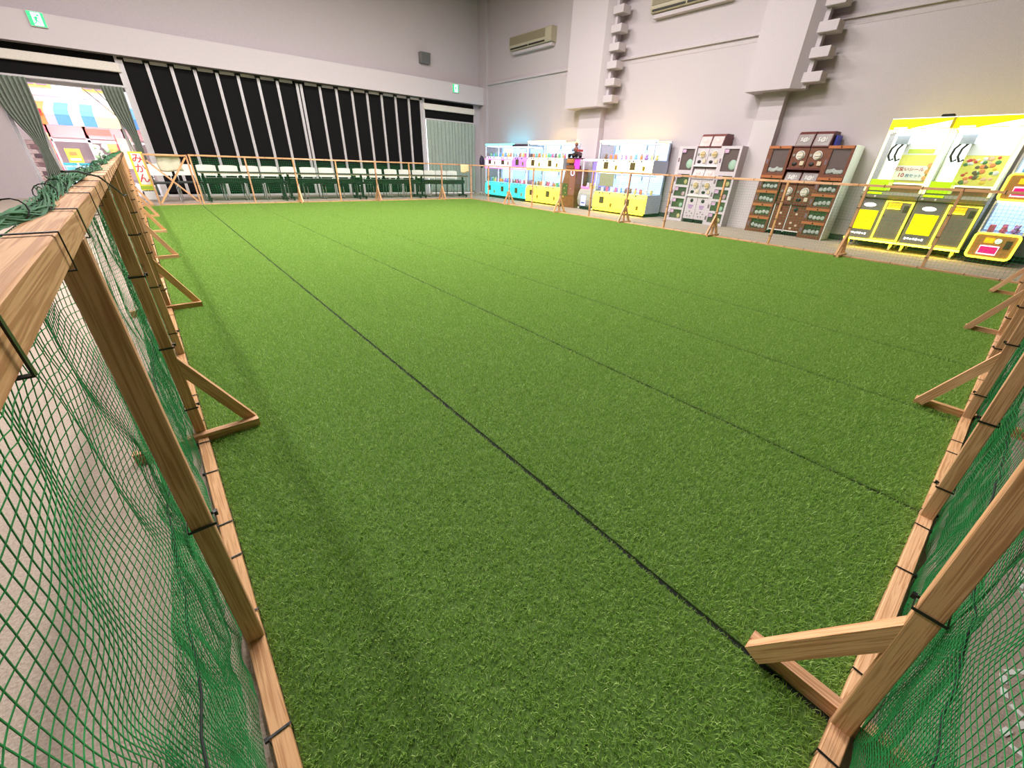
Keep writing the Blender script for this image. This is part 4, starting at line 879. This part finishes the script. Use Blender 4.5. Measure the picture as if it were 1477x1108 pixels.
MB().box(-2.3, .6, 20.3, 20.36, 1.28, 1.62).build('sign_beam', mat('dusky red beam', (196, 132, 136), .6), sh, I4)
MB().box(-1.36, -.78, 20.26, 20.3, 1.38, 1.56).build('red_sign', mat('coral sign', (214, 90, 80), .6), sh, I4)
for a, c in ((-2.2, -1.42), (-1.33, -.5)): MB().box(a, c, 20.33, 20.34, .6, 1.17).build('shop_pane', M_GLASS, sh, I4)
# striped awning
aw = thing('awning', 'striped awning in orange, pink, blue and cream over the shop front', 'awning', (-1.4, 18.9, 1.5))
stripes = [(-2.42, -2.02, (246, 130, 70)), (-2.02, -1.82, (236, 170, 226)), (-1.82, -1.5, (96, 150, 214)), (-1.5, -1.26, (250, 226, 190)), (-1.26, -.96, (100, 156, 220)), (-.96, -.4, (252, 216, 160)), (-.4, .3, (90, 140, 210)), (.3, .9, (250, 220, 180))]
for a, c, rgb in stripes:
    b = MB(); b.grid([[(a, 20.28, 2.2), (c, 20.28, 2.2)], [(a, 19.4, 1.98), (c, 19.4, 1.98)], [(a, 19.2, 1.85), (c, 19.2, 1.85)], [(a, 19.15, 1.58), (c, 19.15, 1.58)]])
    o = b.build('stripe', mat('awning %d%d%d' % rgb, rgb, .8), aw, I4); o.modifiers.new('t', 'SOLIDIFY').thickness = .01
MB().box(-2.45, -2.05, 19.13, 19.16, 1.86, 1.96).build('red_valance', mat('red valance', (206, 50, 70), .7), aw, I4)
for x in (-2.4, .85): MB().tube([(x, 20.3, 1.6), (x, 19.16, 1.6)], .015, 6).build('arm', M_WHITE, aw, I4)
# things before the shop
st_ = thing('banner', 'narrow orange and red banner strip hanging at the shop edge', 'banner', (-2.2, 19.6, 0))
for k in range(8): MB().box(-2.28, -2.18, 19.6, 19.61, .12+.18*k, .12+.18*(k+1)).build('banner_block', mat('banner %d' % (k % 2), [(246, 120, 70), (200, 40, 60)][k % 2], .7), st_, I4)
MB().tube([(-2.29, 19.61, 0), (-2.29, 19.61, 1.56)], .012, 6).build('pole', M_WHITE, st_, I4)
po = thing('poster_stand', 'orange and yellow poster stand before the shop window', 'poster stand', (-1.8, 19.8, 0))
MB().box(-2.0, -1.66, 19.8, 19.82, .6, .98).build('board', mat('poster orange', (250, 180, 60), .6, noise=.2, nscale=20), po, I4); MB().box(-1.95, -1.71, 19.79, 19.8, .66, .72).build('white_strip', M_WHITE, po, I4); MB().box(-1.93, -1.75, 19.79, 19.8, .8, .9).build('red_strip', mat('poster red', (230, 110, 60), .6), po, I4)
MB().box(-1.85, -1.81, 19.8, 19.82, 0, .6).build('leg', M_WHITE, po, I4); MB().box(-1.98, -1.68, 19.72, 19.92, -.01, .02).build('foot', M_WHITE, po, I4)
ct = thing('shop_counter', 'turquoise shop counter under the window', 'counter', (-1.8, 20.15, 0))
MB().box(-2.2, -1.42, 20.08, 20.28, .52, .58).build('top', mat('turquoise', (70, 180, 196), .5), ct, I4); MB().box(-2.18, -1.44, 20.1, 20.28, 0, .52).build('front', mat('pale turquoise', (190, 226, 232), .5, noise=.3, nscale=8), ct, I4)
for k in range(3): MB().box(-2.15+.25*k, -1.94+.25*k, 20.085, 20.1, .12, .46).build('front_panel', mat('teal panel', (110, 196, 206), .5), ct, I4)
pl = thing('flower_stand', 'white flowers and dark pot standing by the shop window', 'flowers', (-1.15, 19.9, 0))
MB().tube([(-1.15, 19.9, -.01), (-1.15, 19.9, .3), (-1.15, 19.9, .62)], [.12, .1, .13], 12).build('pot', mat('dark pot', (70, 50, 50), .6), pl, I4)
for k in range(16): MB().ball((-1.15+random.uniform(-.17, .17), 19.9+random.uniform(-.12, .12), .7+random.uniform(0, .42)), random.uniform(.04, .08), n=7, m=5).build('bloom', mat('bloom %d' % (k % 3), [(246, 246, 240), (120, 150, 110), (200, 210, 190)][k % 3], .8), pl, I4, smooth=True)
sn = thing('sign_board', 'orange sign board on a white post before the shop', 'sign board', (-.85, 20.0, 0))
MB().box(-.96, -.74, 20.0, 20.02, .82, 1.15).build('board', mat('sign orange', (244, 130, 70), .6, noise=.15, nscale=15), sn, I4); MB().box(-.87, -.83, 20.0, 20.02, 0, .82).build('post', M_WHITE, sn, I4); MB().box(-1., -.7, 19.9, 20.1, -.01, .03).build('foot', M_WHITE, sn, I4)
nb = thing('flag_banner', 'white and yellow flag banner on a slanted pole by the doorway', 'banner', (-.5, 18.2, 0))
MB().box(-.62, -.3, 18.2, 18.21, .5, 1.3).build('cloth', mat('flag white', (250, 240, 200), .8, noise=.1, nscale=5), nb, I4); MB().tube([(-.64, 18.2, -.01), (-.64, 18.2, 1.4)], .012, 6).build('pole', mat('pole red', (200, 80, 90), .5), nb, I4)
# rough stone pier outside, in separate blocks
bp_ = thing('brick_pier', 'pinkish rough stone pier outside the doorway', 'pier', (-2.6, 17.6, 0))
for r in range(11):
    for k in range(3):
        x0 = -2.95+.22*k+(.11 if r % 2 else 0); 
        MB().rbox(x0+.006, x0+.214, 17.6+random.uniform(-.012, .012), 17.9, .006+.105*r, .105*(r+1), .008).build('stone', mat('stone %d' % ((r*3+k) % 4), [(196, 158, 150), (150, 112, 110), (216, 184, 176), (112, 86, 90)][(r*3+k) % 4], .9, noise=.25, nscale=20), bp_, I4)
MB().box(-3.0, -2.15, 17.62, 17.9, -.01, 1.16).build('mortar', mat('mortar', (170, 150, 146), .9), bp_, I4); MB().box(-3.0, -2.15, 17.6, 17.9, 1.16, 2.9).build('upper_pier', mat('pink pier', (206, 180, 176), .8), bp_, I4)
# overhead cables in the lane
for p in ([(-1.6, 17, 3.3), (-1.0, 17, 2.55), (-.55, 17, 2.0), (-.2, 17, 1.6)], [(-1.2, 17.1, 3.1), (-.7, 17.1, 2.5), (-.3, 17.1, 1.9)]):
    q = []
    for i in range(len(p)-1):
        for k in range(4): q.append(tuple(Vector(p[i]).lerp(Vector(p[i+1]), k/4)))
    q.append((p[-1][0]+.1, p[-1][1], 0)); q.insert(0, (p[0][0]-1.2, p[0][1], 5.2))
    o = MB().tube(q, .012, 5).build('cable', mat('grey cable', (120, 110, 120), .6), None, I4, smooth=True); tag(o, 'thin grey cable slanting down across the lane', 'cable', 'cables over the lane')

# fill light added under the awning to brighten the shop front
t = thing('fill_lamp', 'white fill light bar added under the front edge of the striped awning', 'lamp', (-1.2, 19.3, 1.62))
MB().box(-1.1, 1.1, -.03, .03, -.03, .02).build('housing', M_WHITE, t)
l = bpy.data.lights.new('shop_fill_light', 'AREA'); l.shape = 'RECTANGLE'; l.size = 2.2; l.size_y = .06; l.energy = 110; l.color = (1, .95, .92)
link(bpy.data.objects.new('shop_fill_light', l), t, T((-1.2, 19.3, 1.585)) @ R(math.radians(35), 'X'))
